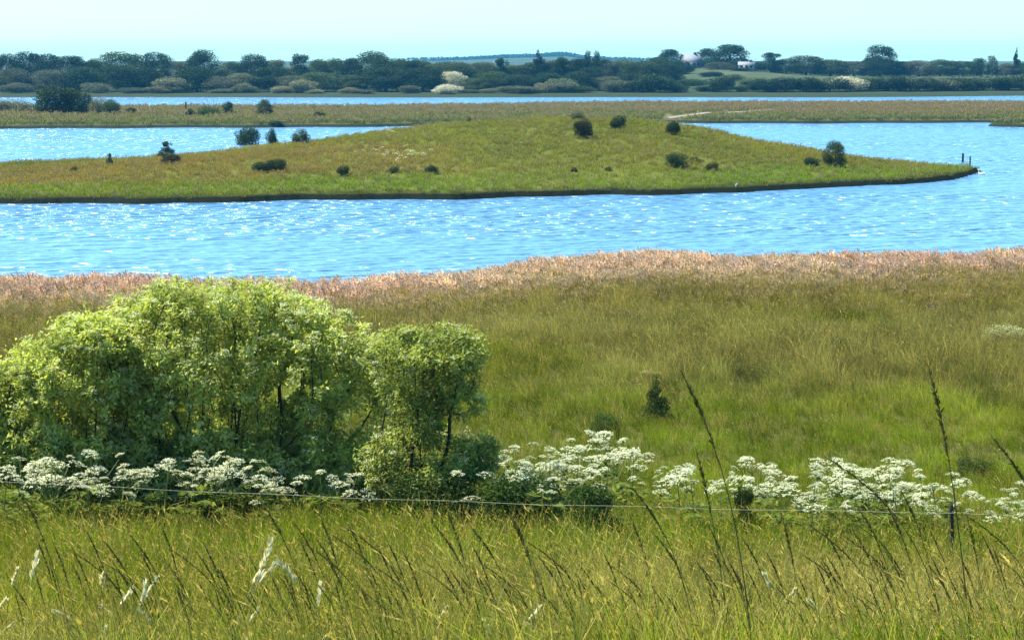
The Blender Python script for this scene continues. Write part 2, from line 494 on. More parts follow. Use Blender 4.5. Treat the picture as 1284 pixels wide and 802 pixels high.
def scatter(name, pts, cols, heads, rot, scl, kinds, protos, label, cat):
    me = bpy.data.meshes.new(name)
    n = len(pts)
    me.vertices.add(n); me.vertices.foreach_set('co', np.asarray(pts, np.float32).ravel())
    for k, a in (('rot', rot), ('scl', scl), ('col', cols), ('head', heads)):
        t = me.attributes.new(k, 'FLOAT_VECTOR', 'POINT'); t.data.foreach_set('vector', np.asarray(a, np.float32).ravel())
    t = me.attributes.new('pick', 'INT', 'POINT'); t.data.foreach_set('value', np.asarray(kinds, np.int32))
    me.materials.append(M_GRASS)
    o = obj(name, me, label=label, cat=cat, kind='stuff')
    ng = bpy.data.node_groups.new(name, 'GeometryNodeTree')
    ng.interface.new_socket('Geometry', in_out='INPUT', socket_type='NodeSocketGeometry')
    ng.interface.new_socket('Geometry', in_out='OUTPUT', socket_type='NodeSocketGeometry')
    N, L = ng.nodes.new, ng.links.new
    gi, go, jn = N('NodeGroupInput'), N('NodeGroupOutput'), N('GeometryNodeJoinGeometry')
    def named(nm, ty):
        a = N('GeometryNodeInputNamedAttribute'); a.data_type = ty; a.inputs[0].default_value = nm
        return a.outputs[0]
    ra, sa, pa = named('rot', 'FLOAT_VECTOR'), named('scl', 'FLOAT_VECTOR'), named('pick', 'INT')
    for k, pr in enumerate(protos):
        cp = N('FunctionNodeCompare'); cp.data_type = 'INT'; cp.operation = 'EQUAL'
        ii = [s for s in cp.inputs if s.type == 'INT']
        L(pa, ii[0]); ii[1].default_value = k
        oi = N('GeometryNodeObjectInfo'); oi.inputs[0].default_value = pr; oi.inputs['As Instance'].default_value = True
        ip = N('GeometryNodeInstanceOnPoints')
        L(gi.outputs[0], ip.inputs['Points']); L(cp.outputs[0], ip.inputs['Selection'])
        L(oi.outputs['Geometry'], ip.inputs['Instance']); L(ra, ip.inputs['Rotation']); L(sa, ip.inputs['Scale'])
        L(ip.outputs[0], jn.inputs[0])
    L(jn.outputs[0], go.inputs[0])
    md = o.modifiers.new('scatter', 'NODES'); md.node_group = ng
    return o

def spots(y0, y1, dens, margin=4.0, zf=None, xr=None):
    hw = lambda y: 0.2145 * y * 1.12 + margin
    W = hw(y1); n = int(dens * (y1 - y0) * 2 * W)
    x = RNG.uniform(-W, W, n); y = RNG.uniform(y0, y1, n)
    k = np.abs(x) < hw(y)
    return x[k], y[k]

def colmix(n, *cw):                # weighted blend of colours, weights are arrays
    c = np.zeros((n, 3)); tot = np.zeros(n)
    for col, wgt in cw:
        wgt = np.broadcast_to(wgt, (n,)); c += wgt[:, None] * np.array(col)[None]; tot += wgt
    return c / tot[:, None]

def rots(n, tilt=0.12):
    return np.stack([RNG.normal(0, tilt, n), RNG.normal(-0.08, tilt, n), RNG.normal(0, 0.6, n)], -1)

P_A = [tuft('grass_tuft', 26, 0.30, 0.62, 0.16, 0.009, 0.22, seed=1), tuft('grass_tuft', 24, 0.25, 0.55, 0.18, 0.010, 0.15, seed=2, bend=0.6),
       tuft('flowering_grass', 22, 0.35, 0.85, 0.18, 0.007, 0.22, heads=0.45, headlen=0.15, headw=0.006, seed=3),
       tuft('flowering_grass', 20, 0.40, 0.95, 0.2, 0.007, 0.28, heads=0.5, headlen=0.18, headw=0.008, seed=4)]
GREEN, OLIVE, TAN, BROWN, BRIGHT = (0.115, 0.180, 0.003), (0.185, 0.195, 0.012), (0.40, 0.33, 0.14), (0.21, 0.145, 0.045), (0.160, 0.250, 0.004)
HEADP, HEADT = (0.30, 0.22, 0.06), (0.36, 0.31, 0.06)

# near slope and meadow
xs, ys_ = [], []
for a, b, dn in ((7, 14, 26), (14, 22, 34), (22, 34, 36), (34, 46, 30), (46, 62, 22), (62, 80, 15), (80, 114, 10)):
    x, y = spots(a, b, dn); xs.append(x); ys_.append(y)
x, y = np.concatenate(xs), np.concatenate(ys_)
keep = y < shore(x) - 0.5
x, y = x[keep], y[keep]; n = len(x)
q, q2, q3 = fbm(x, y * 0.6, 4.0, 1), fbm(x, y * 0.45, 9.0, 5), fbm(x, y * .4, .95, 9)
fore = 1 - sstep(29, 35, y)
greenband = sstep(31, 36, y) * (1 - sstep(56, 70, y))
upper = sstep(58, 72, y) * (1 - sstep(84, 92, y)); reedy = sstep(84, 92, y)
c = colmix(n, (GREEN, 0.4 + 2.2 * greenband * sstep(.35, .6, q2) + 1.4 * fore * sstep(.45, .62, q) + upper * .7 * sstep(.5, .65, q)),
           (BRIGHT, 0.9 * greenband * sstep(.45, .65, q) + 1.6 * greenband * (1 - sstep(40, 44, y))), (OLIVE, 1.0 + 0 * q),
           (TAN, fore * 1.2 * sstep(.42, .6, q2) + 1.1 * upper * sstep(.40, .58, fbm(x, y * .3, 6, 23)) + .2 * greenband * sstep(.6, .7, q3)),
           (BROWN, fore * .5 * sstep(.45, .6, q3) + upper * .9 * sstep(.35, .6, q) + reedy * 2.2))
c *= (0.5 + 1.0 * RNG.random(n) ** 1.2)[:, None] * (0.72 + .56 * sstep(.3, .7, q3))[:, None] * (0.86 + .28 * sstep(.35, .65, fbm(x, y * .25, 3.3, 19)))[:, None] * (0.95 + .35 * fore - .2 * upper)[:, None]
dead = RNG.random(n) < (.10 + .08 * fore)
c[dead] = np.array([[0.36, 0.29, 0.08]]) * (0.7 + .6 * RNG.random(dead.sum()))[:, None]
hd = colmix(n, (HEADP, 1.0 + 0 * q), (HEADT, 1.5 * q2))
sc = (0.55 + 0.55 * RNG.random(n)) * (0.6 + 0.4 * q + .5 * q3) * (1 - 0.38 * greenband * sstep(34, 42, y)) * (1 - 0.35 * (1 - sstep(18, 30, y)))
pick = RNG.choice(4, n, p=[.32, .30, .2, .18])
scatter('meadow_grass', np.stack([x, y, z_near(x, y)], -1), c, hd, rots(n), np.stack([sc * (1 + .004 * y), sc * (1 + .004 * y), sc], -1), pick, P_A,
        'long olive and green meadow grass leaning in the wind', 'grass')

# reed belt along the near shore
P_R = [tuft('reed_tuft', 16, 0.55, 0.95, 0.22, 0.016, 0.12, heads=0.9, headlen=0.26, headw=0.05, seed=11, bend=0.16),
       tuft('reed_tuft', 14, 0.5, 1.0, 0.24, 0.016, 0.18, heads=0.9, headlen=0.3, headw=0.06, seed=12, bend=0.2)]
x, y = spots(74, 114.5, 12); 
sh = shore(x)
keep = (y < sh + 0.6) & (y > sh - 26 + 14 * (fbm(x, y * 0, 6, 3) - .5)) & (RNG.random(len(x)) < 0.12 + 0.88 * sstep(-24, -5, y - sh))
x, y = x[keep], y[keep]; n = len(x); e = sstep(-18, -4, y - shore(x)); q = fbm(x, y * .5, 5, 4)
c = colmix(n, ((0.17, 0.145, 0.045), 1.3 - e), ((0.27, 0.18, 0.095), .2 + e), ((0.12, 0.13, 0.03), .5 * q))
hd = colmix(n, ((0.26, 0.19, 0.09), 1.5 - 1.2 * e), ((0.50, 0.345, 0.30), .1 + e * 1.2), ((0.58, 0.48, 0.33), .7 * sstep(.45, .65, q) * e))
c *= (0.8 + 0.4 * RNG.random(n))[:, None]; hd *= (0.9 + 0.9 * RNG.random(n))[:, None]; hd = np.minimum(hd, .9)
sc = (0.5 + 0.5 * RNG.random(n)) * (0.55 + 0.45 * e) * (0.7 + .6 * fbm(x, y, 2.5, 31))
scatter('reed_belt', np.stack([x, y, np.maximum(z_near(x, y), -.15)], -1), c, hd, rots(n, .1), np.stack([sc, sc, sc], -1), RNG.choice(2, n), P_R,
        'belt of pinkish brown reeds along the near water edge', 'reeds')

# island and marsh turf
P_I = [tuft('turf_tuft', 22, 0.22, 0.5, 0.32, 0.035, 0.15, seed=21, bend=.5), tuft('turf_tuft', 18, 0.25, 0.6, 0.35, 0.035, 0.15, heads=.5, headlen=.18, headw=.06, seed=22, bend=.4)]
x, y = spots(160, 282, 4.2, 6); keep = (z_island(x, y) > 0.2 + .25 * RNG.random(len(x))); x, y = x[keep], y[keep]; n = len(x); z = z_island(x, y)
q, q2 = fbm(x, y * .5, 14, 2), fbm(x, y * .4, 5, 6)
inl = y - i_front(x)
left = 1 - sstep(-22, -2, x)
frontband = (1 - sstep(5, 15, inl)) * sstep(1.0, 3.0, inl)
brownband = sstep(9, 17, inl) * (0.08 + .92 * left) * (1 - sstep(30, 48, inl))
c = colmix(n, ((0.215, 0.225, 0.012), .55 + 1.3 * sstep(.4, .6, q)), ((0.15, 0.26, 0.005), 3.4 * frontband), ((0.30, 0.165, 0.045), 2.5 * brownband * (0.5 + q2)),
           ((0.30, 0.27, 0.03), .8 * sstep(.42,.6,q2)), ((0.12, 0.14, 0.008), 1.1 * sstep(.45,.62,fbm(x, y * .3, 7, 15))), ((0.07, 0.085, 0.02), 1.6 * (1 - sstep(.8, 2.4, inl))))
c *= (0.78 + 0.44 * RNG.random(n))[:, None]
hd = np.tile(np.array([[0.30, 0.23, 0.12]]), (n, 1))
sc = (0.42 + 0.5 * RNG.random(n))
scatter('island_grass', np.stack([x, y, z], -1), c, hd, rots(n), np.stack([sc, sc, sc], -1), RNG.choice(2, n, p=[.65, .35]), P_I,
        'rough green and brown grass covering the island', 'grass')

x, y = spots(338, 515, 0.55, 6); keep = z_marsh(x, y) > 0.3; x, y = x[keep], y[keep]; n = len(x); z = z_marsh(x, y)
pt = [on(u_, v_, z_marsh, 340, 505) for u_, v_ in ((838, 148), (866, 144.5), (888, 141.5), (905, 141.5), (935, 140.5), (968, 137.5))]
PX, PY = np.array([p_.x for p_ in pt]), np.array([p_.y for p_ in pt])
ss = np.linspace(0, 5, 60); px_, py_ = np.interp(ss, range(6), PX), np.interp(ss, range(6), PY)
dd = np.min(np.abs(x[:, None] - px_[None]) / 1.6 + np.maximum(py_[None] - y[:, None], (y[:, None] - py_[None]) * 3) / 11, axis=1)
x, y = x[dd > 1], y[dd > 1]; z = z_marsh(x, y); n = len(x)
wv = 1.6 + 1.6 * vn(ss, ss * 0, .6, 3)
V = np.concatenate([np.stack([px_, py_ - wv, z_marsh(px_, py_ - wv) + .03], -1), np.stack([px_, py_ + wv, z_marsh(px_, py_ + wv) + .06], -1)])
i = np.arange(59)
obj('sand_path', np_mesh('sand_path', V, np.stack([i, i + 1, i + 61, i + 60], -1), None, plain_mat('pale_sand', (0.30, 0.26, 0.20), .95, .05, .35, .6)), kind='structure', label='pale sandy track across the marsh')
q = fbm(x, y * .4, 30, 2); fr = y - m_front(x)
rgt = sstep(0, 60, x)
c = colmix(n, ((0.13, 0.16, 0.03), .7 + 1.2 * (1 - sstep(5, 50, fr)) ), ((0.24, 0.165, 0.09), (.35 + .9 * rgt) * sstep(15, 70, fr) * 1.6), ((0.19, 0.175, 0.06), q),
           ((0.05, 0.065, 0.02), 1.5 * (1 - sstep(2, 7, fr))))
c *= (0.8 + 0.4 * RNG.random(n))[:, None]
sc = 1.2 + 0.9 * RNG.random(n)
x2, y2 = RNG.uniform(66, 102, 500), RNG.uniform(343, 359, 500); k = z_islet(x2, y2) > .2; x2, y2 = x2[k], y2[k]; n2 = len(x2)
pts = np.concatenate([np.stack([x, y, z], -1), np.stack([x2, y2, z_islet(x2, y2)], -1)])
c = np.concatenate([c, np.tile(np.array([[0.09, 0.13, 0.03]]), (n2, 1)) * (0.7 + .6 * RNG.random(n2))[:, None]])
sc = np.concatenate([sc, 1.4 + .6 * RNG.random(n2)]); n += n2
scatter('marsh_grass', pts, c, np.tile(np.array([[0.3, 0.22, 0.13]]), (n, 1)), rots(n), np.stack([sc, sc, sc * .9], -1), RNG.choice(2, n, p=[.6, .4]), P_I,
        'salt marsh grass in green and rust brown behind the island', 'grass')

# ------------------------------------------------------------------ far trees: crowns of many small leaf clumps, unit height and width
def crown_mesh(name, lobes, nleaf, size, seed, hollow=0.55):
    """lobes: (x, y, z, rx, ry, rz); leaf clumps sit in each lobe's outer shell"""
    g = np.random.default_rng(seed)
    lob = np.array(lobes, float)
    area = (lob[:, 3] * lob[:, 5]) ** 1.0
    idx = g.choice(len(lob), nleaf, p=area / area.sum())
    d = g.normal(size=(nleaf, 3)); d /= np.linalg.norm(d, axis=1)[:, None]
    r = hollow + (1.04 - hollow) * g.random(nleaf) ** 0.55 + g.normal(0, .04, nleaf)
    p = lob[idx, :3] + d * r[:, None] * lob[idx, 3:]
    kp = p[:, 2] > 0.02
    p, r = p[kp], r[kp]; n = len(p)
    p[:, 2] *= .97 / np.percentile(p[:, 2], 99.3)
    p[:, :2] *= .48 / np.percentile(np.abs(p[:, :2]), 97.5)
    dd = g.normal(size=(n, 3)) + np.array([0, 0, .25])
    v, f = leaf_arrays(p, dd, g.uniform(0, 6.283, n), size * g.uniform(.6, 1.5, n), size * g.uniform(.5, 1.0, n), .2)
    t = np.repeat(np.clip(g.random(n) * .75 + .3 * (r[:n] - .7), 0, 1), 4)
    return np_mesh(name, v, f, {'tint': t}, M_CROWN)

def lobes_round(seed, n=16, low=0.12):
    g = np.random.default_rng(seed); out = []
    for k in range(n):
        a = g.uniform(0, 6.283); z = g.uniform(low + .12, 0.84)
        rr = 0.34 * math.sqrt(max(0.05, 1 - ((z - .40) / .48) ** 2)) * g.uniform(.55, 1.05)
        s = g.uniform(.10, .19)
        out.append((rr * 1.12 * math.cos(a), rr * 1.12 * math.sin(a), z, s, s, s * g.uniform(.6, .9)))
    for k in range(7):
        a = k * .9 + g.uniform(0, .5)
        out.append((.27 * math.cos(a), .27 * math.sin(a), g.uniform(.13, .3), .17, .17, .16))
    out += [(0, 0, .48, .35, .35, .46), (g.uniform(-.08, .08), 0, .80, .24, .22, .17)]
    return out
def lobes_shrub(seed, n=11):
    g = np.random.default_rng(seed); out = []
    for k in range(n):
        a = g.uniform(0, 6.283); rr = 0.34 * math.sqrt(g.random())
        z = g.uniform(.18, .80 - .9 * rr); s = g.uniform(.13, .22)
        out.append((rr * math.cos(a), rr * math.sin(a), z, s, s, s * g.uniform(.9, 1.3)))
    return out + [(0, 0, .4, .34, .3, .36)]
def lobes_column(seed, n=12):
    g = np.random.default_rng(seed)
    return [(g.normal(0, .07), g.normal(0, .07), lerp(.1, .93, k / (n - 1)), .40 * (1 - .45 * k / n), .40 * (1 - .45 * k / n), .1) for k in range(n)]
def lobes_conifer(seed, n=11):
    g = np.random.default_rng(seed); out = []
    for k in range(n):
        z = lerp(.12, .93, k / (n - 1)); rad = .46 * (1 - z) + .03
        for j in range(4 if k < n - 3 else 1):
            a = g.uniform(0, 6.283)
            out.append((rad * .5 * math.cos(a), rad * .5 * math.sin(a), z, rad * .62, rad * .62, .055))
    return out
def lobes_loose(seed):
    g = np.random.default_rng(seed); out = []
    for k in range(22):
        a = g.uniform(0, 6.283); z = g.uniform(.2, .95); rr = .42 * g.random() * (1.15 - z * .7)
        s = g.uniform(.07, .14)
        out.append((rr * math.cos(a), rr * math.sin(a), z, s, s, s * 1.1))
    return out + [(0, 0, .36, .36, .36, .34)]

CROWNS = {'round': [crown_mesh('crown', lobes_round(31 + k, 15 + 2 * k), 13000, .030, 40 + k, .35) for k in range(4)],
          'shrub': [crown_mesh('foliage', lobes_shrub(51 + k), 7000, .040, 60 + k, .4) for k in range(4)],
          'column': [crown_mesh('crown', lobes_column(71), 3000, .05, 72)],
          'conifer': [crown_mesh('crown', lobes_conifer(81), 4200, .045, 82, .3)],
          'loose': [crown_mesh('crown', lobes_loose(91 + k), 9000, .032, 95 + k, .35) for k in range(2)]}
def trunk_mesh(seed, hgt=0.62, r=0.035, limbs=5):
    g = np.random.default_rng(seed); mb = MB()
    z = np.linspace(-0.03, hgt, 6)
    mb.tube(np.stack([.02 * np.sin(z * 7 + seed), .015 * np.cos(z * 5), z], -1), np.linspace(r, r * .4, 6), 6)
    for k in range(limbs):
        a = k * 2.4 + g.uniform(0, .8); h0 = g.uniform(.2, .45) * hgt / .62; L_ = g.uniform(.18, .30)
        q = np.linspace(0, 1, 4)
        mb.tube(np.stack([math.cos(a) * L_ * q, math.sin(a) * L_ * q, h0 + L_ * 1.1 * q - .1 * q * q], -1), np.linspace(r * .5, r * .15, 4), 4)
    return mb.mesh('trunk', M_BARK_FAR)
TRUNKS = [trunk_mesh(3), trunk_mesh(4)]
STEMS = [trunk_mesh(6, .45, .022, 6)]
TRUNK_STRAIGHT = trunk_mesh(5, .9, .03, 0)

_cnt = [0]
def tree(u, vtop, wpx, y, form, col, label, group=None, zf=z_far, name='broadleaf_tree', cat='tree', dx=0):
    """a tree standing at distance y on its ground, its top where the photo's row vtop passes"""
    p = at(u, vtop, y)
    zb = float(zf(np.array([p.x]), np.array([y]))[0]) - .1
    h = p.z - zb; wd = wpx * y / FPX
    k = _cnt[0]; _cnt[0] += 1
    wf = {'shrub': 1.12, 'round': .92 if y > 660 else 1.0}.get(form, 1.0)
    t = thing(name, label, cat, (p.x, y, zb), (k * 1.7) % 6.28, group, (wd * wf, wd * wf, h))
    shr = form == 'shrub'
    c = obj('foliage' if shr else 'crown', CROWNS[form][k % len(CROWNS[form])], t)
    g = random.Random(k * 13 + 5)
    f = g.uniform(.8, 1.22)
    c.color = (col[0] * f * g.uniform(.92, 1.08), col[1] * f, col[2] * f, 1)
    obj('stem' if shr else 'trunk', STEMS[0] if shr else (TRUNK_STRAIGHT if form in ('column', 'conifer') else TRUNKS[k % 2]), t)
    return t

DK, MD, GY, PL, WH, OL = (0.030, 0.058, 0.022), (0.065, 0.10, 0.030), (0.12, 0.135, 0.085), (0.19, 0.20, 0.12), (0.52, 0.50, 0.42), (0.095, 0.125, 0.045)
G1 = 'trees of the far wood'
LB = {'a': 'dark tall tree at the left end of the far wood',
      'b': 'tall dark tree of the far wood above the marsh thicket',
      'c': 'dark tree in the back row of the middle far wood',
      'd': 'tree of the even row right of the broad dome-topped tree',
      'e': 'lower front tree of the left far wood',
      'f': 'lower front tree of the middle far wood',
      'g': 'thin-topped bluish tree near the spiky pine',
      'h': 'tree on the slope left of the pale house',
      'i': 'skyline tree right of the largest round tree',
      'j': 'skyline tree right of the lone big crown',
      'k': 'dark bush in the waterside hedge on the right',
      'l': 'low pale bush on the far waterline',
      'm': 'half-hidden tree behind the middle of the far wood'}
ORD = ('first', 'second', 'third', 'fourth', 'fifth', 'sixth', 'seventh', 'eighth', 'ninth', 'tenth', 'eleventh', 'twelfth', 'thirteenth', 'fourteenth', 'fifteenth', 'sixteenth', 'seventeenth', 'eighteenth')
FT = [(u_, 79 + 3 * math.sin(u_ * .7) - 2 * (u_ > 640), 48, 712, 'round', (OL, MD, DK)[(u_ // 28) % 3], 'm') for u_ in range(500, 860, 28)] + [  # u, top row, width px, distance, form, colour, label key or text
    (-26, 69, 44, 690, 'round', DK, 'a'), (8, 68, 42, 690, 'round', DK, 'a'), (35, 65.5, 46, 696, 'round', DK, 'a'), (60, 68, 42, 690, 'round', DK, 'a'), (88, 70, 46, 686, 'round', DK, 'b'),
    (118, 74, 34, 690, 'round', MD, 'b'), (150, 66, 76, 694, 'round', MD, 'wide flat-topped dark tree in the far left wood, its crown broadest of all there'), (195, 66, 46, 690, 'round', DK, 'b'), (222, 77, 40, 690, 'round', GY, 'b'),
    (256, 63, 54, 688, 'round', DK, 'tall dark round tree standing above the bare-branched marsh bushes'), (290, 78, 44, 692, 'round', MD, 'c'), (319, 68.5, 46, 690, 'round', DK, 'dark dome-topped tree right of the tall one, above the small stemmed tree'),
    (350, 75, 36, 690, 'loose', GY, 'c'), (376, 68, 34, 692, 'loose', MD, 'spiky-topped tree between two dome-shaped trees of the far wood'), (398, 75, 40, 690, 'round', MD, 'c'), (422, 74, 40, 690, 'round', MD, 'c'),
    (441, 73, 32, 690, 'round', DK, 'c'), (470, 65, 58, 690, 'round', MD, 'broad dome-topped tree, the highest in the middle of the far wood'), (500, 75, 40, 690, 'round', MD, 'd'), (520, 76, 36, 690, 'loose', DK, 'd'), (545, 80, 42, 690, 'round', OL, 'd'),
    (575, 78, 48, 690, 'round', OL, 'd'), (604, 78, 40, 692, 'round', OL, 'd'), (629, 73, 26, 690, 'loose', DK, 'dark ragged tree left of the spiky pine on the skyline'),
    (652, 82, 40, 690, 'loose', MD, 'g'), (676, 66, 30, 690, 'conifer', DK, 'spiky dark pine rising above the middle of the wood'), (690, 78, 44, 690, 'round', DK, 'g'), (706, 72, 32, 690, 'loose', DK, 'g'), (724, 74, 34, 690, 'loose', DK, 'g'),
    (737, 63.5, 11, 690, 'column', DK, 'left one of the two narrow poplars side by side on the skyline'), (747, 64, 11, 692, 'column', DK, 'right one of the two narrow poplars side by side on the skyline'),
    (742, 84, 40, 680, 'round', DK, 'dark tree at the feet of the two narrow poplars'), (768, 78, 36, 694, 'loose', GY, 'h'), (788, 80, 38, 690, 'loose', MD, 'h'), (806, 77, 40, 720, 'round', MD, 'h'), (826, 72, 42, 800, 'round', MD, 'h'),
    (841, 62, 36, 850, 'round', DK, 'round dark tree just left of the pale house on the rise'), (848, 76, 44, 812, 'round', DK, 'wide dark tree partly covering the left side of the pale house'), (868, 69, 18, 905, 'loose', DK, 'small dark tree showing behind the roof of the pale house'),
    (886, 61, 36, 880, 'round', DK, 'dark tree pressed against the left side of the largest round tree'), (916, 56, 56, 870, 'round', DK, 'largest round tree on the rise, right of the pale house'), (900, 78, 40, 840, 'round', GY, 'greyish tree low in front of the largest round tree'), (925, 76, 30, 845, 'round', DK, 'dark tree low in front of the largest round tree'),
    (946, 77, 34, 850, 'round', MD, 'i'), (966, 66, 34, 850, 'loose', DK, 'ragged tree with a split top right of the largest round tree'), (986, 74, 44, 850, 'round', MD, 'i'), (1012, 70, 54, 850, 'round', MD, 'i'), (1042, 75, 54, 850, 'round', MD, 'i'),
    (1070, 77, 44, 850, 'round', GY, 'i'), (1090, 73, 26, 850, 'round', DK, 'i'), (1104, 57, 44, 850, 'round', DK, 'lone big dark crown standing high above the right-hand skyline'), (1104, 74, 50, 846, 'round', DK, 'dark spreading tree around the foot of the lone big crown'), (1126, 77, 38, 850, 'round', DK, 'j'),
    (1152, 76, 54, 850, 'round', GY, 'j'), (1180, 75, 46, 850, 'round', MD, 'j'), (1208, 77, 46, 850, 'round', DK, 'j'), (1230, 73, 24, 850, 'loose', MD, 'j'), (1245, 70, 15, 850, 'column', MD, 'narrow upright tree left of the pointed spruce at the right edge'),
    (1262, 80, 34, 850, 'round', GY, 'j'), (1275, 62, 13, 850, 'conifer', DK, 'pointed spruce on the skyline near the right edge'), (1290, 78, 34, 850, 'round', MD, 'j'), (1312, 74, 46, 850, 'round', MD, 'j'),
    (929, 85, 24, 828, 'shrub', DK, 'dark bush half covering the long low white house'), (858, 84, 16, 866, 'shrub', DK, 'dark bush against the left wall of the pale house'),
    # front rows
    (-14, 88, 44, 646, 'round', GY, 'e'), (20, 86, 50, 644, 'round', GY, 'e'), (58, 88, 48, 644, 'round', GY, 'e'), (104, 84, 54, 648, 'round', DK, 'e'), (150, 83, 58, 646, 'round', DK, 'e'), (186, 86, 44, 646, 'round', DK, 'e'),
    (214, 97, 46, 634, 'shrub', PL, 'e'), (246, 84, 56, 642, 'round', DK, 'e'), (278, 96, 40, 636, 'shrub', GY, 'e'), (302, 92, 48, 640, 'round', PL, 'f'), (340, 85, 52, 642, 'round', DK, 'deep blue-dark tree low at the middle of the far wood'), (366, 95, 44, 638, 'round', GY, 'f'),
    (400, 91, 52, 640, 'round', OL, 'f'), (438, 94, 48, 640, 'round', MD, 'f'), (482, 85, 62, 642, 'round', DK, 'f'), (530, 85, 62, 642, 'round', DK, 'f'), (568, 90, 34, 646, 'round', WH, 'white-blossomed tree in the middle of the far wood'),
    (592, 98, 46, 644, 'round', OL, 'f'), (620, 90, 54, 646, 'round', MD, 'f'), (650, 94, 48, 644, 'round', DK, 'f'), (690, 92, 48, 644, 'round', DK, 'f'), (722, 90, 46, 650, 'round', DK, 'f'), (766, 96, 46, 650, 'round', GY, 'f'), (792, 92, 44, 650, 'round', DK, 'f'),
    (820, 93, 60, 642, 'shrub', DK, 'large dark bush on the waterline left of the green field'), (846, 104, 44, 640, 'shrub', DK, 'dark sloping bush at the lower left of the green field'),
    (906, 96, 34, 648, 'shrub', DK, 'single dark bush on the waterline in front of the green field'), (884, 108, 30, 660, 'shrub', DK, 'small dark bush left of the single dark bush by the water'),
    (936, 106, 30, 662, 'shrub', DK, 'small dark bush right of the single dark bush by the water'), (962, 100, 38, 650, 'shrub', DK, 'k'), (986, 97, 46, 650, 'shrub', DK, 'k'), (1012, 97, 46, 652, 'shrub', DK, 'k'), (1042, 98, 44, 654, 'shrub', DK, 'k'),
    (1066, 96, 38, 660, 'shrub', WH, 'pale blossoming bush in the waterside hedge below the lone big crown'), (1090, 97, 38, 660, 'shrub', MD, 'k'), (1112, 95, 50, 658, 'shrub', DK, 'k'), (1142, 97, 54, 658, 'shrub', DK, 'k'), (1172, 98, 54, 660, 'shrub', GY, 'k'),
    (1202, 97, 54, 660, 'shrub', DK, 'k'), (1234, 96, 54, 660, 'shrub', DK, 'k'), (1264, 97, 54, 660, 'shrub', DK, 'k'), (1288, 92, 44, 664, 'shrub', OL, 'k'),
    (870, 99, 34, 690, 'shrub', MD, 'green bush high on the left side of the field'), (944, 97, 30, 700, 'shrub', OL, 'light green bush on the right side of the field'), (918, 93, 26, 740, 'shrub', MD, 'green bush in the middle of the field below the low house'), (890, 90, 30, 780, 'shrub', DK, 'dark bush at the top of the field below the dark tree'),
    # pale low bushes on the waterline
    (205, 108, 40, 622, 'shrub', PL, 'l'), (282, 111, 34, 622, 'shrub', GY, 'l'), (305, 105, 30, 626, 'shrub', PL, 'l'), (350, 108, 26, 620, 'shrub', PL, 'l'), (378, 100, 32, 626, 'shrub', PL, 'l'), (396, 112, 22, 616, 'shrub', PL, 'l'),
    (440, 110, 28, 618, 'shrub', PL, 'l'), (456, 113, 26, 616, 'shrub', GY, 'l'), (512, 107, 26, 622, 'shrub', GY, 'l'), (560, 106, 34, 618, 'shrub', WH, 'white-blossomed low bush on the waterline below the white-blossomed tree'), (590, 112, 26, 618, 'shrub', GY, 'l'),
    (612, 111, 22, 620, 'shrub', PL, 'l'), (645, 108, 52, 624, 'shrub', GY, 'l'), (684, 104, 30, 628, 'shrub', PL, 'l'), (708, 99, 40, 630, 'shrub', PL, 'rounded whitish bush, largest of the pale ones along the far waterline'), (726, 108, 30, 626, 'shrub', MD, 'l'), (772, 101, 44, 640, 'shrub', GY, 'l'),
    (120, 104, 34, 622, 'shrub', GY, 'l'), (170, 110, 36, 620, 'shrub', GY, 'l'), (20, 104, 34, 622, 'shrub', GY, 'l')]
GR = {'a': 'far left wood', 'b': 'far left wood', 'c': 'middle of the far wood', 'd': 'even back row of the far wood', 'e': 'front of the far left wood', 'f': 'front of the far wood', 'g': 'trees by the pine and poplars',
      'h': 'trees left of the pale house', 'i': 'skyline row on the right', 'j': 'skyline row at the far right', 'k': 'waterside hedge on the right', 'l': 'pale bushes on the far waterline', 'm': 'hidden back trees of the far wood'}
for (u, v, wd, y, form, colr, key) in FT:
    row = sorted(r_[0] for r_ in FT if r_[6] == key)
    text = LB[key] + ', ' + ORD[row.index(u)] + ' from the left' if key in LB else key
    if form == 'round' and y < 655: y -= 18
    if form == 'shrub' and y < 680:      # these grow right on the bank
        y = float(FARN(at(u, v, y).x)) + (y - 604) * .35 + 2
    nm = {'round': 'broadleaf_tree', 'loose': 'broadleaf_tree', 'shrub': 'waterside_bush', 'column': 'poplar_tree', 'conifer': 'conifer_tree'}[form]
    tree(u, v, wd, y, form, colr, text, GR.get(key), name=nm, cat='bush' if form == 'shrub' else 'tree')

# distant wooded ridge: one mass
g = np.random.default_rng(3)
n = 9000
x = g.normal(30, 90, n); y = 3450 + g.uniform(-40, 60, n)
hgt = 4.0 * (0.6 + .8 * fbm(x, y * 0, 26, 4))
z = z_far(x, y) + hgt * g.random(n)
v, f = leaf_arrays(np.stack([x, y, z], -1), g.normal(size=(n, 3)), g.uniform(0, 6.28, n), g.uniform(2, 4, n), g.uniform(1.5, 3, n))
o = obj('distant_wood', np_mesh('distant_wood', v, f, {'tint': np.repeat(g.random(n), 4)}, M_CROWN), kind='stuff', label='pale blue wooded ridge beyond the far shore', cat='wood')
o.color = (*MD, 1)

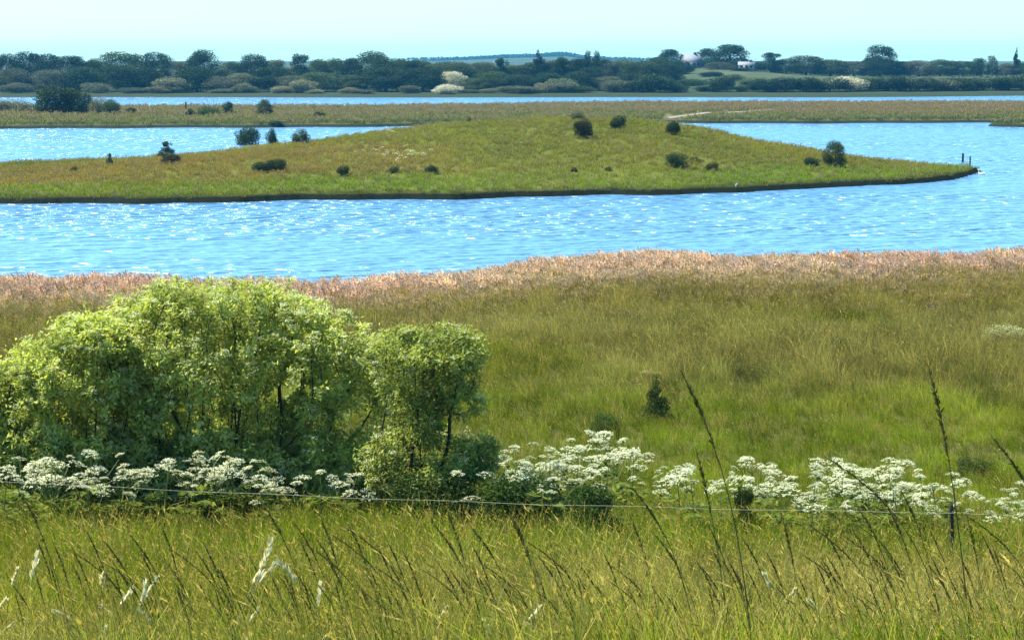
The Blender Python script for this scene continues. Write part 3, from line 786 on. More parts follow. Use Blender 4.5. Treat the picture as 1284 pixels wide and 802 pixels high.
# ------------------------------------------------------------------ houses on the rise
M_WALLW = plain_mat('white_render', (0.32, 0.31, 0.29), 0.9, 0.1, 0.15, 1.5)
M_ROOF = plain_mat('pale_grey_roof', (0.24, 0.26, 0.28), 0.7, 0.2, 0.2, 2.0)
M_PANE = plain_mat('dark_pane', (0.03, 0.04, 0.05), 0.1, 0.5)
M_DOOR = plain_mat('brown_door', (0.10, 0.06, 0.03), 0.7, 0.2, 0.2)
def house(name, label, u, y, wd, dp, eave, ridge, windows, rz=0.0):
    p = at(u, 90, y); zb = float(z_far(np.array([p.x]), np.array([y]))[0])
    t = thing(name, label, 'house', (p.x, y, zb), rz)
    mb = MB(); mb.box((-wd / 2, -dp / 2, -.3), (wd / 2, dp / 2, eave))
    mb.add([(-wd / 2, -dp / 2, eave), (-wd / 2, dp / 2, eave), (-wd / 2, 0, ridge - .12), (wd / 2, -dp / 2, eave), (wd / 2, dp / 2, eave), (wd / 2, 0, ridge - .12)], (), [(0, 2, 1), (3, 4, 5)])
    obj('wall', mb.mesh('wall', M_WALLW), t)
    mb = MB(); e, o_ = .35, .3
    for s in (-1, 1):
        a = (-wd / 2 - o_, s * (dp / 2 + e), eave - .12); b = (wd / 2 + o_, s * (dp / 2 + e), eave - .12)
        c_ = (wd / 2 + o_, 0, ridge); d_ = (-wd / 2 - o_, 0, ridge)
        up = [(q_[0], q_[1], q_[2] + .16) for q_ in (a, b, c_, d_)]
        mb.add([a, b, c_, d_] + up, [(0, 1, 2, 3), (4, 5, 6, 7), (0, 1, 5, 4), (1, 2, 6, 5), (2, 3, 7, 6), (3, 0, 4, 7)])
    rf = obj('roof', mb.mesh('roof', M_ROOF), t)
    mb = MB(); mb.box((wd * .2, -.3, ridge - .3), (wd * .2 + .6, .3, ridge + .8)); obj('chimney', mb.mesh('chimney', M_DOOR), rf)
    for wx in windows:
        mb = MB(); mb.box((wx - .5, -dp / 2 - .06, 1.0), (wx + .5, -dp / 2 + .02, 2.1)); wo_ = obj('window', mb.mesh('window', M_WALLW), t)
        mb = MB(); mb.box((wx - .42, -dp / 2 - .075, 1.08), (wx + .42, -dp / 2 - .065, 2.02)); obj('pane', mb.mesh('pane', M_PANE), wo_)
    mb = MB(); mb.box((-.45, -dp / 2 - .05, 0), (.45, -dp / 2 + .02, 2.0)); obj('door', mb.mesh('door', M_DOOR), t)
house('farm_house', 'pale-roofed house among trees on the far rise', 866, 875, 6.4, 6.0, 2.3, 5.0, (-2.2, 1.6), .35)
house('farm_house', 'long low white house under the largest round tree', 936, 835, 5.4, 4.0, 2.0, 3.0, (-1.7, 1.6), -.1)

# ------------------------------------------------------------------ bushes on the marsh strip and the island
def bush(u, vb, wpx, hpx, zf, y0, y1, form, col, label, group=None, name='marsh_bush', cat='bush'):
    p = on(u, vb, zf, y0, y1)
    vt = vb - hpx
    return tree(u, vt, wpx, p.y, form, col, label, group, zf, name, cat)
B1, B2 = (0.036, 0.062, 0.014), (0.07, 0.10, 0.024)
ML = 'marsh_bush'
for a in ((66, 145, 54, 38, 'shrub', B1, 'large dark rounded bush on the left end of the marsh'), (100, 145, 34, 31, 'shrub', B1, 'dark bush joined to the right side of the large marsh bush'),
          (126, 145, 24, 22, 'shrub', PL, 'pale straggly bush right of the large dark marsh bushes'), (140, 145, 20, 20, 'shrub', B2, 'small dark green bush right of the pale straggly one on the marsh'),
          (164, 144, 12, 9, 'shrub', B1, 'smallest low bush at the right end of the left marsh thicket'), (18, 141, 46, 16, 'shrub', PL, 'pale bush at the left edge of the marsh'),
          (239, 147, 11, 11, 'shrub', B1, 'small dark bush left of the bare-branched bush on the marsh'), (264, 146, 30, 12, 'shrub', B2, 'low wide bush with bare twigs above it on the marsh'),
          (286, 144, 12, 17, 'shrub', B1, 'upright dark bush right of the bare-twigged one on the marsh'), (331, 146, 20, 21, 'round', OL, 'little light green tree on a thin stem on the marsh'),
          (345, 156, 18, 5, 'shrub', B2, 'flat low bush by the marsh edge under the little tree'), (402, 148, 14, 8, 'shrub', B1, 'isolated dark low bush in the middle of the marsh strip')):
    bush(*a[:4], z_marsh, 335, 510, *a[4:])
for a in ((312, 184, 28, 25, 'shrub', B1, 'full dark green bush, largest of three along the left crest of the island'), (341, 181, 14, 20, 'shrub', B1, 'narrow upright bush in the middle of three along the island crest'),
          (376, 181, 20, 19, 'shrub', B2, 'leaning bush at the right of three along the left crest'), (209, 199, 20, 22, 'loose', B2, 'light forked bush on the left shore of the island'), (216, 206, 22, 13, 'shrub', (0.05, 0.045, 0.016), 'brownish low bush in front of the forked one on the island'),
          (137, 208, 9, 16, 'loose', GY, 'thin greyish sapling at the far left of the island'), (92, 216, 9, 7, 'shrub', B1, 'tiny dark bush at the left end of the island'), (330, 217, 22, 14, 'shrub', B1, 'left half of the long dark bush low on the island'), (349, 216, 24, 17, 'shrub', B1, 'right half of the long dark bush low on the island'),
          (430, 221, 14, 14, 'shrub', B1, 'small round dark bush in the brown grass of the island'), (493, 217, 14, 9, 'shrub', B2, 'low brownish bush below the white flower patch on the island'), (541, 218, 14, 11, 'shrub', B1, 'small dark bush right of the white flower patch'),
          (733, 173, 22, 23, 'shrub', (0.03, 0.035, 0.012), 'pointed dark bush on the top of the island'), (775, 162, 17, 17, 'shrub', B1, 'egg-shaped dark bush on the crest right of the pointed one'), (722, 151, 18, 12, 'shrub', PL, 'pale bush on the skyline just behind the pointed dark bush'),
          (843, 169, 17, 17, 'shrub', B1, 'dark bush at the right end of the island crest'), (848, 209, 24, 18, 'shrub', B2, 'rounded two-toned bush halfway down the right slope'), (893, 213, 16, 9, 'shrub', (0.06, 0.05, 0.02), 'small rusty bush right of the rounded one on the slope'),
          (872, 203, 20, 6, 'loose', B2, 'faint low bush above the small rusty one'), (1048, 209, 28, 32, 'round', B2, 'tallest leafy bush standing near the island tip'), (1017, 210, 19, 13, 'shrub', B1, 'low dark bush left of the tallest one near the tip'), (588, 153, 8, 6, 'shrub', (0.07, 0.05, 0.02), 'tiny brown bush on the left of the island crest'),
          (720, 216, 8, 6, 'shrub', (0.07, 0.055, 0.02), 'left tuft of two tiny brown bushes at the island middle'), (762, 215, 8, 6, 'shrub', (0.07, 0.055, 0.02), 'right tuft of two tiny brown bushes at the island middle')):
    bush(*a[:4], z_island, 158, 275, *a[4:], name='island_bush')

# bare twigs above the low wide marsh bush
p = on(264, 145, z_marsh, 335, 510)
mb = MB(); g = np.random.default_rng(8)
for k in range(9):
    q = np.linspace(0, 1, 4); dx, L_ = g.uniform(-1.4, 1.4), g.uniform(1.8, 3.2)
    mb.tube(np.stack([dx * .4 + dx * q, 0 * q + g.uniform(-.4, .4), L_ * q - .05], -1), np.linspace(.05, .02, 4), 4)
obj('bare_bush', mb.mesh('bare_bush', M_BARK_FAR), loc=(p.x, p.y + .8, p.z - .05), label='leafless grey twigs sticking up from the low wide marsh bush', cat='bush')

# posts
def post(u, v0, v1, zf, y0, y1, wpx, label, group=None):
    p = on(u, v1, zf, y0, y1); zt = at(u, v0, p.y).z; r = wpx * p.y / FPX / 2
    mb = MB(); zb = float(zf(np.array([p.x]), np.array([p.y]))[0])
    zz = np.array([zb - .3, zb, (zb + zt) / 2, zt - r * .5, zt])
    mb.tube(np.stack([p.x + .02 * np.sin(zz), 0 * zz + p.y, zz], -1), np.array([1.05, 1.0, .95, .92, .6]) * r, 7)
    obj('mooring_post', mb.mesh('mooring_post', M_WOOD), label=label, cat='post', group=group)
post(1207, 192, 209, z_island, 195, 230, 3.0, 'taller thicker wooden post on the tip of the island')
post(1216, 196, 211, z_island, 195, 230, 2.0, 'shorter thinner wooden post at the very tip of the island')
post(233, 128, 139, z_marsh, 335, 500, 2.2, 'short dark post on the marsh left of the bare-twigged bush')

# white birds on the water
M_BIRD = plain_mat('white_feathers', (0.86, 0.86, 0.83), 0.8, 0.1, 0.06, 10)
M_BILL = plain_mat('orange_bill', (0.6, 0.2, 0.03), 0.5, 0.3)
def bird(u, v, size, rz, label):
    y = CAMZ / vdep(v); p = at(u, v, y)
    # one loft from tail over the body up the curved neck to the head
    path = np.array([(-.62, 0, .22), (-.5, 0, .19), (-.3, 0, .15), (0, 0, .13), (.25, 0, .14), (.40, 0, .20), (.47, 0, .32), (.44, 0, .46), (.42, 0, .58), (.46, 0, .67), (.54, 0, .68), (.60, 0, .665)])
    rad = np.array([.02, .09, .17, .21, .18, .11, .06, .045, .042, .05, .05, .03])
    t = thing('white_bird', label, 'bird', (p.x, p.y, 0), rz, None, (size,) * 3)
    mb = MB(); mb.tube(path, rad, 10); obj('body', mb.mesh('body', M_BIRD, True), t)
    mb = MB(); mb.tube(np.array([(.595, 0, .667), (.66, 0, .65), (.71, 0, .64)]), np.array([.028, .02, .008]), 6); obj('bill', mb.mesh('bill', M_BILL), t)
bird(917, 241, .85, .3, 'white swan-like bird floating close to the dark island bank')
bird(1231, 219, .6, 2.6, 'white bird floating just off the tip of the island')
bird(863, 132, 1.2, 3.0, 'white bird on the far water below the green field')

# ------------------------------------------------------------------ the large shrubs: branches grown into an envelope, leaves on the twigs
def colonize(att, roots, di=0.9, dk=0.16, step=0.11, iters=140):
    nodes = [np.array(r, float) for r in roots]; par = [-1] * len(roots)
    P = np.array(nodes)
    d0 = np.linalg.norm(att[:, None] - P[None], axis=2)
    near, nd = d0.argmin(1), d0.min(1)
    alive = np.ones(len(att), bool)
    for it in range(iters):
        act = alive & (nd < (di if it > 14 else 9))
        if not act.any(): break
        new = []
        for j in np.unique(near[act]):
            a = att[act & (near == j)] - nodes[j]
            a = a / (np.linalg.norm(a, axis=1)[:, None] + 1e-9)
            d = a.sum(0) + np.array([0, 0, .12]) + RNG.normal(0, .12, 3)
            d /= np.linalg.norm(d) + 1e-9
            q = nodes[j] + d * step
            nodes.append(q); par.append(int(j)); new.append(len(nodes) - 1)
        for m in new:
            dd = np.linalg.norm(att - nodes[m], axis=1)
            b = dd < nd
            nd[b] = dd[b]; near[b] = m
        alive &= nd > dk
    return np.array(nodes), np.array(par)

def grow_bush(label, name, y, ells, roots, natt, leaves_per, leaf_len, leaf_w, mat, gaps=(), dy=1.5, seed=0, tipcol=.6, nblo=200):
    """ells: (u, v, ru, rv) outlines in the photo at the bush's own distance y, each with real depth"""
    g = np.random.default_rng(seed)
    base = at(roots[0][0], 640, y); zb = float(z_near(np.array([base.x]), np.array([y]))[0])
    org = np.array([base.x, y, zb])
    E = []
    for (u, v, ru, rv) in ells:
        c = np.array(at(u, v, y)); s = y / FPX
        E.append((c - org, np.array([ru * s, min(dy, 1.0 * ru * s + .25), rv * s])))
    vol = np.array([e[1].prod() for e in E]); 
    A = []
    for (c, r), k in zip(E, np.ceil(natt * vol / vol.sum()).astype(int)):
        d = g.normal(size=(k, 3)); d /= np.linalg.norm(d, axis=1)[:, None]
        A.append(c + d * (g.random(k)[:, None] ** .33) * r)
    A = np.concatenate(A)
    A = A[A[:, 2] > .12]
    inn = np.max([1 - (((A - c) / r) ** 2).sum(1) for c, r in E], axis=0)      # depth inside the union
    kp = (inn < .5) | (g.random(len(A)) < .62)
    A, inn = A[kp], inn[kp]
    push = (g.random(len(A)) < .10) & (inn < .25)                             # loose shoots beyond the outline
    A[push] += (np.array([0, 0, .10]) + np.clip(g.normal(0, .07, (push.sum(), 3)), -.12, .12)) * 1.1
    A = A[np.minimum(fbm(A[:, 0] + .6 * A[:, 1], A[:, 2] + .3 * A[:, 1], .42, seed), fbm(A[:, 0] - .5 * A[:, 1], A[:, 2] * 1.3, .8, seed + 3) + .06) > .405 - .16 * sstep(1.7, .6, A[:, 2])]                 # uneven outline, gaps between sprays
    rt = [((at(u, 640, y).x - org[0]), dyy, 0.0) for (u, dyy) in roots]
    nodes, par = colonize(A, rt)
    # a twig from the nearest branch to every spray point
    dist = np.full(len(A), 9e9); nn = np.zeros(len(A), int)
    for c0 in range(0, len(nodes), 400):
        dd = np.linalg.norm(A[:, None] - nodes[None, c0:c0 + 400], axis=2); j = dd.argmin(1); dm = dd.min(1)
        b_ = dm < dist; dist[b_] = dm[b_]; nn[b_] = j[b_] + c0
    A, nn = A[dist > .02], nn[dist > .02]
    n0 = len(nodes)
    nodes = np.concatenate([nodes, A]); par = np.concatenate([par, nn])
    n = len(nodes); cnt = np.ones(n)
    haschild = np.zeros(n, bool)
    for i in range(n - 1, -1, -1):
        if par[i] >= 0: cnt[par[i]] += cnt[i]; haschild[par[i]] = True
    rad = np.clip(0.0020 * cnt ** 0.42, .0022, .07)
    t = thing(name, label, 'bush', tuple(org))
    mb = MB()
    nr = len(rt)
    ii = np.arange(nr, n); a, b = nodes[par[ii]], nodes[ii]
    _, sx, sy = frames(b - a)
    V = []
    for pnt, rr in ((a, np.minimum(rad[par[ii]], rad[ii] * 1.35)), (b, rad[ii])):
        for k in range(4):
            an = k * math.pi / 2
            V.append(pnt + rr[:, None] * (math.cos(an) * sx + math.sin(an) * sy))
    V = np.stack(V, 1)
    m = len(ii); bi = np.arange(m)[:, None] * 8
    F = np.concatenate([bi + np.array([[k, (k + 1) % 4, 4 + (k + 1) % 4, 4 + k]]) for k in range(4)])
    obj('branches', np_mesh('branches', V.reshape(-1, 3), F, None, M_BARK), t)
    tw = np.arange(n0, n)
    k = g.poisson(leaves_per, len(tw)); idx = np.repeat(tw, k)
    td = nodes[idx] - nodes[par[idx]]
    td /= np.linalg.norm(td, axis=1)[:, None] + 1e-9
    m = len(idx)
    pos = nodes[idx] - td * (g.random(m)[:, None] * .14) + g.normal(0, .055, (m, 3))
    dr = td * .55 + g.normal(0, .62, (m, 3)) + np.array([0, 0, .05])
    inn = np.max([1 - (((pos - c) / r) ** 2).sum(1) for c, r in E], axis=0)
    ln = leaf_len * g.uniform(.55, 1.3, m)
    # leaves lie rather flat: the blade's width stays near the horizontal
    dn = dr / (np.linalg.norm(dr, axis=1)[:, None] + 1e-9)
    v, f = leaf_arrays(pos, dr, g.normal(0, .8, m), ln, ln * leaf_w * g.uniform(.8, 1.3, m), .22, .15)
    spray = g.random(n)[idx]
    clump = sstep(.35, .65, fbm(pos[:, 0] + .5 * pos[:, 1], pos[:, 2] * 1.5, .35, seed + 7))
    tint = np.clip(.02 + .34 * clump + .42 * spray * spray + tipcol * .5 * (haschild[idx] == False) + .25 * (g.random(m) - .5) + .12 * sstep(.35, .0, inn), 0, 1)  # paler young sprays and outer leaves also paint highlights into the leaf colour
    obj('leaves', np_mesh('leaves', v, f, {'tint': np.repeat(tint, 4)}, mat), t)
    # cream blossom sprays on outer tips
    ia = np.max([1 - (((A - c) / r) ** 2).sum(1) for c, r in E], axis=0)
    cand = np.where((ia < .22) & (A[:, 2] > .5))[0]
    cl = A[g.choice(cand, min(nblo, len(cand)), replace=False)] + np.array([0, 0, .05])
    kk = 46
    cp = np.repeat(cl, kk, 0); mm = len(cp)
    rr, aa = .095 * np.sqrt(g.random(mm)) * np.repeat(g.uniform(.6, 1.4, len(cl)), kk), g.uniform(0, 6.283, mm)
    cp = cp + np.stack([rr * np.cos(aa), rr * np.sin(aa), g.normal(0, .014, mm) - 2.0 * rr * rr], -1)
    v, f = leaf_arrays(cp, np.stack([g.normal(0, 1, mm), g.normal(0, 1, mm), g.normal(.2, .5, mm)], -1), g.normal(0, .5, mm), g.uniform(.014, .028, mm), g.uniform(.010, .02, mm), .15)
    obj('blossoms', np_mesh('blossoms', v, f, {'tint': np.repeat(g.random(mm), 4)}, M_BLOSSOM), t, kind='stuff')
    return t

M_BLOSSOM = foliage_mat('cream_blossom', (0.66, 0.68, 0.34), (0.90, 0.90, 0.66), transl=0.3, rough=0.7, tcol=(1, 1, 0.8))
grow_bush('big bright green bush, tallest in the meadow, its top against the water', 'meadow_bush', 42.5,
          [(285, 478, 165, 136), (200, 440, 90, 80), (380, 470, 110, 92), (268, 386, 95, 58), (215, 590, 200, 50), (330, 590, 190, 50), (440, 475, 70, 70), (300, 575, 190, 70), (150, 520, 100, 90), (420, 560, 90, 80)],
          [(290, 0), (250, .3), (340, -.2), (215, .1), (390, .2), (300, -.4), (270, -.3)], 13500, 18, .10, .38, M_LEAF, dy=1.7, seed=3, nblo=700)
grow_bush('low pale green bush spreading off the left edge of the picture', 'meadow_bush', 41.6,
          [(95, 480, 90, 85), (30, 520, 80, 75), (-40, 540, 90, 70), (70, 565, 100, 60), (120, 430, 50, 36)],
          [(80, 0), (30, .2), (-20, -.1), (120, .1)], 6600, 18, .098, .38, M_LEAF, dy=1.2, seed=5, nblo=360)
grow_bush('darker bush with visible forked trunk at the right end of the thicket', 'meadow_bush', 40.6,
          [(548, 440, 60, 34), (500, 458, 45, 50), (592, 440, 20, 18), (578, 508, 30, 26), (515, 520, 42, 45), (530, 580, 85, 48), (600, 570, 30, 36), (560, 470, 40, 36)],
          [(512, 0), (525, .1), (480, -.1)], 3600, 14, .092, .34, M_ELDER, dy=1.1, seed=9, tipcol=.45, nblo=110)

# ------------------------------------------------------------------ white umbel flowers
def umbel_mesh(seed, Rr=0.12):
    g = np.random.default_rng(seed); P, D = [], []
    ctr = []
    for k in range(17):
        r = Rr * math.sqrt((k + .5) / 17); a = k * 2.4 + g.uniform(-.3, .3)
        ctr.append((r * math.cos(a), r * math.sin(a), -0.9 * r * r / Rr * .5 + g.uniform(-.008, .008)))
    ctr = np.array(ctr)
    for c in ctr:
        m = 13
        rr = 0.026 * np.sqrt(g.random(m)); aa = g.uniform(0, 6.283, m)
        P.append(c + np.stack([rr * np.cos(aa), rr * np.sin(aa), g.uniform(-.006, .008, m)], -1))
    P = np.concatenate(P); n = len(P)
    d = np.stack([g.normal(0, 1, n), g.normal(0, 1, n), g.normal(.1, .35, n)], -1)
    v, f = leaf_arrays(P, d, g.normal(0, .3, n), g.uniform(.010, .02, n), g.uniform(.010, .018, n), .1)
    return np_mesh('flower_head', v, f, {'tint': np.repeat(g.random(n), 4)}, M_PETAL)
def rays_mesh(seed, Rr=0.12):
    mb = MB(); g = np.random.default_rng(seed)
    for k in range(12):
        a = k * 2.4; r = Rr * math.sqrt((k + .5) / 12) * .9
        mb.tube([(0, 0, -.09), (r * .6 * math.cos(a), r * .6 * math.sin(a), -.04), (r * math.cos(a), r * math.sin(a), -.012 - .4 * r * r / Rr)], [.0025, .002, .0015], 3)
    return mb.mesh('rays', M_STEM)
UM = [umbel_mesh(k, (.10, .125, .15)[k % 3]) for k in range(4)]
UR = [rays_mesh(k, (.10, .125, .15)[k % 3]) for k in range(4)]

def umbel_proto(seed, nh, hgt, name, scale=1.0):
    g = np.random.default_rng(seed)
    heads = []
    mb = MB(); q = np.linspace(0, 1, 6)
    mb.tube(np.stack([-.06 * q * q, .02 * np.sin(q * 5), -.05 + hgt * q], -1), np.linspace(.011, .005, 6), 6)
    heads.append((-.06, .02 * math.sin(5), hgt - .05 + .08))
    for k in range(nh - 1):
        a = g.uniform(0, 6.283); h0 = g.uniform(.35, .75) * hgt; L_ = g.uniform(.18, .46)
        e = np.array([math.cos(a) * L_ - .05, math.sin(a) * L_, g.uniform(.16, .34) + h0])
        s0 = np.array([-.06 * (h0 / hgt) ** 2, 0, h0]); mid = (s0 + e) / 2 + np.array([math.cos(a) * .06, math.sin(a) * .06, -.03])
        mb.tube([s0, mid, e], [.006, .005, .0035], 4)
        heads.append((e[0], e[1], e[2] + .08))
    stem = mb.mesh('stem', M_STEM)
    # divided leaves in the lower half
    P, D, Ln = [], [], []
    for k in range(7):
        a = g.uniform(0, 6.283); h0 = g.uniform(.08, .6) * hgt; L_ = g.uniform(.25, .42)
        dirv = np.array([math.cos(a), math.sin(a), .35])
        for j in range(13):
            tt = (j // 2 + 1) / 7; sd = 1 if j % 2 else -1
            p0 = np.array([0, 0, h0]) + dirv * L_ * tt - np.array([0, 0, .12 * tt * tt])
            P.append(p0); D.append(np.array([math.cos(a + sd * .9), math.sin(a + sd * .9), .05 + g.normal(0, .2)])); Ln.append(.16 * (1.15 - tt) + .05)
    P, D, Ln = np.array(P), np.array(D), np.array(Ln)
    v, f = leaf_arrays(P, D, g.normal(0, .3, len(P)), Ln, Ln * .38, .15, .2)
    leaf = np_mesh('leaves', v, f, {'tint': np.repeat(g.random(len(P)), 4)}, M_HERB)
    return stem, leaf, heads
UP = [umbel_proto(101 + k, nh, hg, 'umbel') for k, (nh, hg) in enumerate(((5, .95), (6, 1.05), (4, .8), (7, 1.0), (5, .7)))]
_uc = [0]
def umbel_plant(x, y, sc, label, group):
    k = _uc[0]; _uc[0] += 1
    g = random.Random(k)
    stem, leaf, heads = UP[k % len(UP)]
    t = thing('umbel_flower', label, 'wildflower', (x, y, float(z_near(np.array([x]), np.array([y]))[0])), g.uniform(0, 6.28), group, (sc, sc, sc))
    obj('stem', stem, t); obj('leaves', leaf, t)
    for j, h in enumerate(heads):
        i_ = (k + j) % 4
        o = obj('flower_head', UM[i_], t, h, kind='stuff'); o.rotation_euler = (g.uniform(-.1, .5), g.uniform(-.35, .35), g.uniform(0, 6))
        sz = g.uniform(.5, 1.25); o.scale = (sz, sz, sz)
        obj('rays', UR[i_], o)
    return t
# (u, v) of the flower tops in the photo; distance follows from the meadow and the plant's own height
def umbel_at(u, v, y, label, group):
    p = at(u, v, y); zb = float(z_near(np.array([p.x]), np.array([y]))[0])
    k = _uc[0]; hgt = max(h[2] for h in UP[k % len(UP)][2])
    umbel_plant(p.x, y, min(max((p.z - zb) / hgt, .5), 1.25), label, group)
gg = random.Random(21)
ORD2 = ORD + ('nineteenth', 'twentieth', 'twenty-first', 'twenty-second', 'twenty-third')
def flowers(us, vfun, spread, n, y0, y1, label, group):
    got = []
    for k in range(n):
        u = gg.uniform(*us); v = vfun(u) + gg.uniform(-spread, spread)
        got.append((u, v, lerp(y0, y1, gg.random())))
    for k, (u, v, y) in enumerate(sorted(got)):
        umbel_at(u, v, y, label + ', ' + ORD2[k] + ' from left', group)
flowers((645, 830), lambda u: np.interp(u, [645, 700, 750, 790, 830], [580, 562, 556, 560, 590]), 24, 22, 37.5, 44, 'white umbel flower in the patch right of the bushes', 'flower patch right of the bushes')
flowers((830, 965), lambda u: np.interp(u, [830, 900, 965], [602, 596, 584]), 20, 9, 37.5, 42, 'white umbel flower in the thin middle flower stretch', 'thin middle of the flower band')
flowers((965, 1150), lambda u: np.interp(u, [965, 1030, 1100, 1150], [598, 594, 590, 606]), 25, 21, 36.8, 42, 'white umbel flower in the densest patch left of the post', 'flower patch left of the fence post')
flowers((1150, 1310), lambda u: np.interp(u, [1150, 1200, 1310], [604, 612, 632]), 22, 12, 36.5, 41, 'white umbel flower by and beyond the fence post', 'flowers by the fence post')
flowers((-20, 190), lambda u: 572, 30, 11, 38.8, 40.0, 'white umbel flower before the left edge bush', 'flowers under the left bush')
flowers((205, 300), lambda u: 565, 20, 8, 39.0, 40.2, 'white umbel flower at the foot of the big bush', 'flowers under the big bush')
flowers((300, 440), lambda u: 585, 20, 6, 39.0, 40.2, 'white umbel flower below the right of the big bush', 'flowers below the right of the big bush')
for u, v, y, tx in ((640, 545, 43, 'single white umbel flower close to the right end of the thicket'), (610, 590, 39.2, 'white umbel flower against the dark foot of the forked bush'), (760, 540, 44, 'highest white umbel flower above the patch right of the bushes'),
                    (1120, 578, 41, 'highest white umbel flower, behind the densest patch'), (945, 572, 42, 'white umbel flower standing behind the thin middle stretch'), (1015, 585, 40, 'white umbel flower leaning at the left of the densest patch')):
    umbel_at(u, v, y, tx, None)

# tiny white flowers on the island
mbp = umbel_mesh(9, .16)
for k in range(34):
    u, v = gg.gauss(492, 22), gg.gauss(197, 4.5)
    if k > 28: u, v = gg.uniform(470, 500), gg.uniform(163, 172)
    p = on(u, v, z_island, 165, 270)
    o = obj('white_flower', mbp, loc=(p.x, p.y, p.z + .42), label='white flower in the pale patch on the left slope of the island', cat='wildflower', group='white flower patch on the island', kind='thing')
    s_ = gg.uniform(.9, 1.6); o.scale = (s_, s_, s_); o.rotation_euler = (gg.uniform(.1, .6), 0, gg.uniform(0, 6))

# ------------------------------------------------------------------ fence: one post in view and its cord
FP = [(-120, 590, 38.5), (1194, 636, 34.0), (1420, 641, 33.4)]
ft = at(1194, 640, 34.0)
fence = thing('pasture_fence', 'pasture fence of one pale cord on thin dark posts', 'fence', (ft.x, ft.y, float(z_near(np.array([ft.x]), np.array([ft.y]))[0])))
org = Vector(fence.location)
tops = []
for u, v, y in FP:
    p = at(u, v, y); zb = float(z_near(np.array([p.x]), np.array([y]))[0])
    mb = MB(); zz = np.array([zb - .4, zb, zb + .5, p.z - .02, p.z + .06])
    mb.tube(np.stack([p.x - org.x + .015 * np.sin(zz * 3), 0 * zz + y - org.y, zz - org.z], -1), np.array([.042, .040, .036, .034, .022]), 7)
    po = obj('post', mb.mesh('post', M_WOOD), fence)
    mb = MB(); mb.tube([(p.x - org.x, y - org.y - .03, p.z - org.z - .06), (p.x - org.x, y - org.y - .075, p.z - org.z - .06)], [.018, .014], 8)
    obj('insulator', mb.mesh('insulator', M_PLASTIC), po)
    tops.append(np.array([p.x - org.x, y - org.y - .08, p.z - org.z - .06]))
mb = MB(); pts = []
for a, b in zip(tops[:-1], tops[1:]):
    q = np.linspace(0, 1, 40)[:, None]
    sag = np.linalg.norm(b - a) * .006
    pts.append(a + (b - a) * q - np.array([0, 0, 1.0]) * sag * 4 * q * (1 - q) + np.array([0, 0, 1.0]) * .008 * np.sin(q * 37))
mb.tube(np.concatenate(pts), .0024, 6)
obj('cord', mb.mesh('cord', M_WIRE), fence)

# ------------------------------------------------------------------ single plants in the meadow
for a in ((824, 532, 40, 58, 'conifer', (0.085, 0.115, 0.022), 'tall dark weed standing alone in the green meadow', 'tall_weed'), (815, 478, 40, 14, 'loose', (0.36, 0.32, 0.14), 'pale withered plant beside the top of the tall dark weed', 'withered_plant'),
          (762, 545, 34, 26, 'shrub', (0.06, 0.10, 0.018), 'dark green clump just above the flower patch', 'dark_clump'), (1046, 446, 46, 22, 'shrub', (0.075, 0.095, 0.02), 'flat dark clump alone on the upper right of the meadow', 'dark_clump'),
          (1258, 436, 56, 28, 'shrub', (0.42, 0.40, 0.20), 'pale flowering shrub at the right edge of the meadow', 'flowering_shrub'), (1222, 598, 44, 24, 'shrub', (0.055, 0.085, 0.016), 'dark green clump above the flowers near the fence post', 'dark_clump'),
          (920, 470, 26, 14, 'shrub', (0.12, 0.13, 0.03), 'small olive clump above and right of the tall weed', 'olive_clump'), (735, 686, 110, 76, 'loose', (0.05, 0.085, 0.014), 'dark leafy herb clump under the flower patch', 'herb_clump'),
          (640, 676, 100, 84, 'shrub', (0.045, 0.08, 0.014), 'dark leafy undergrowth right of the forked bush', 'herb_clump'), (935, 680, 44, 70, 'loose', (0.05, 0.085, 0.016), 'dark leafy weed by the cord in the thin middle of the flowers', 'tall_weed'),
          (560, 668, 120, 76, 'shrub', (0.05, 0.085, 0.014), 'dark undergrowth in front of the forked bush', 'herb_clump')):
    bush(*a[:4], z_near, 30, 100, a[4], a[5], a[6], None, a[7], 'plant')

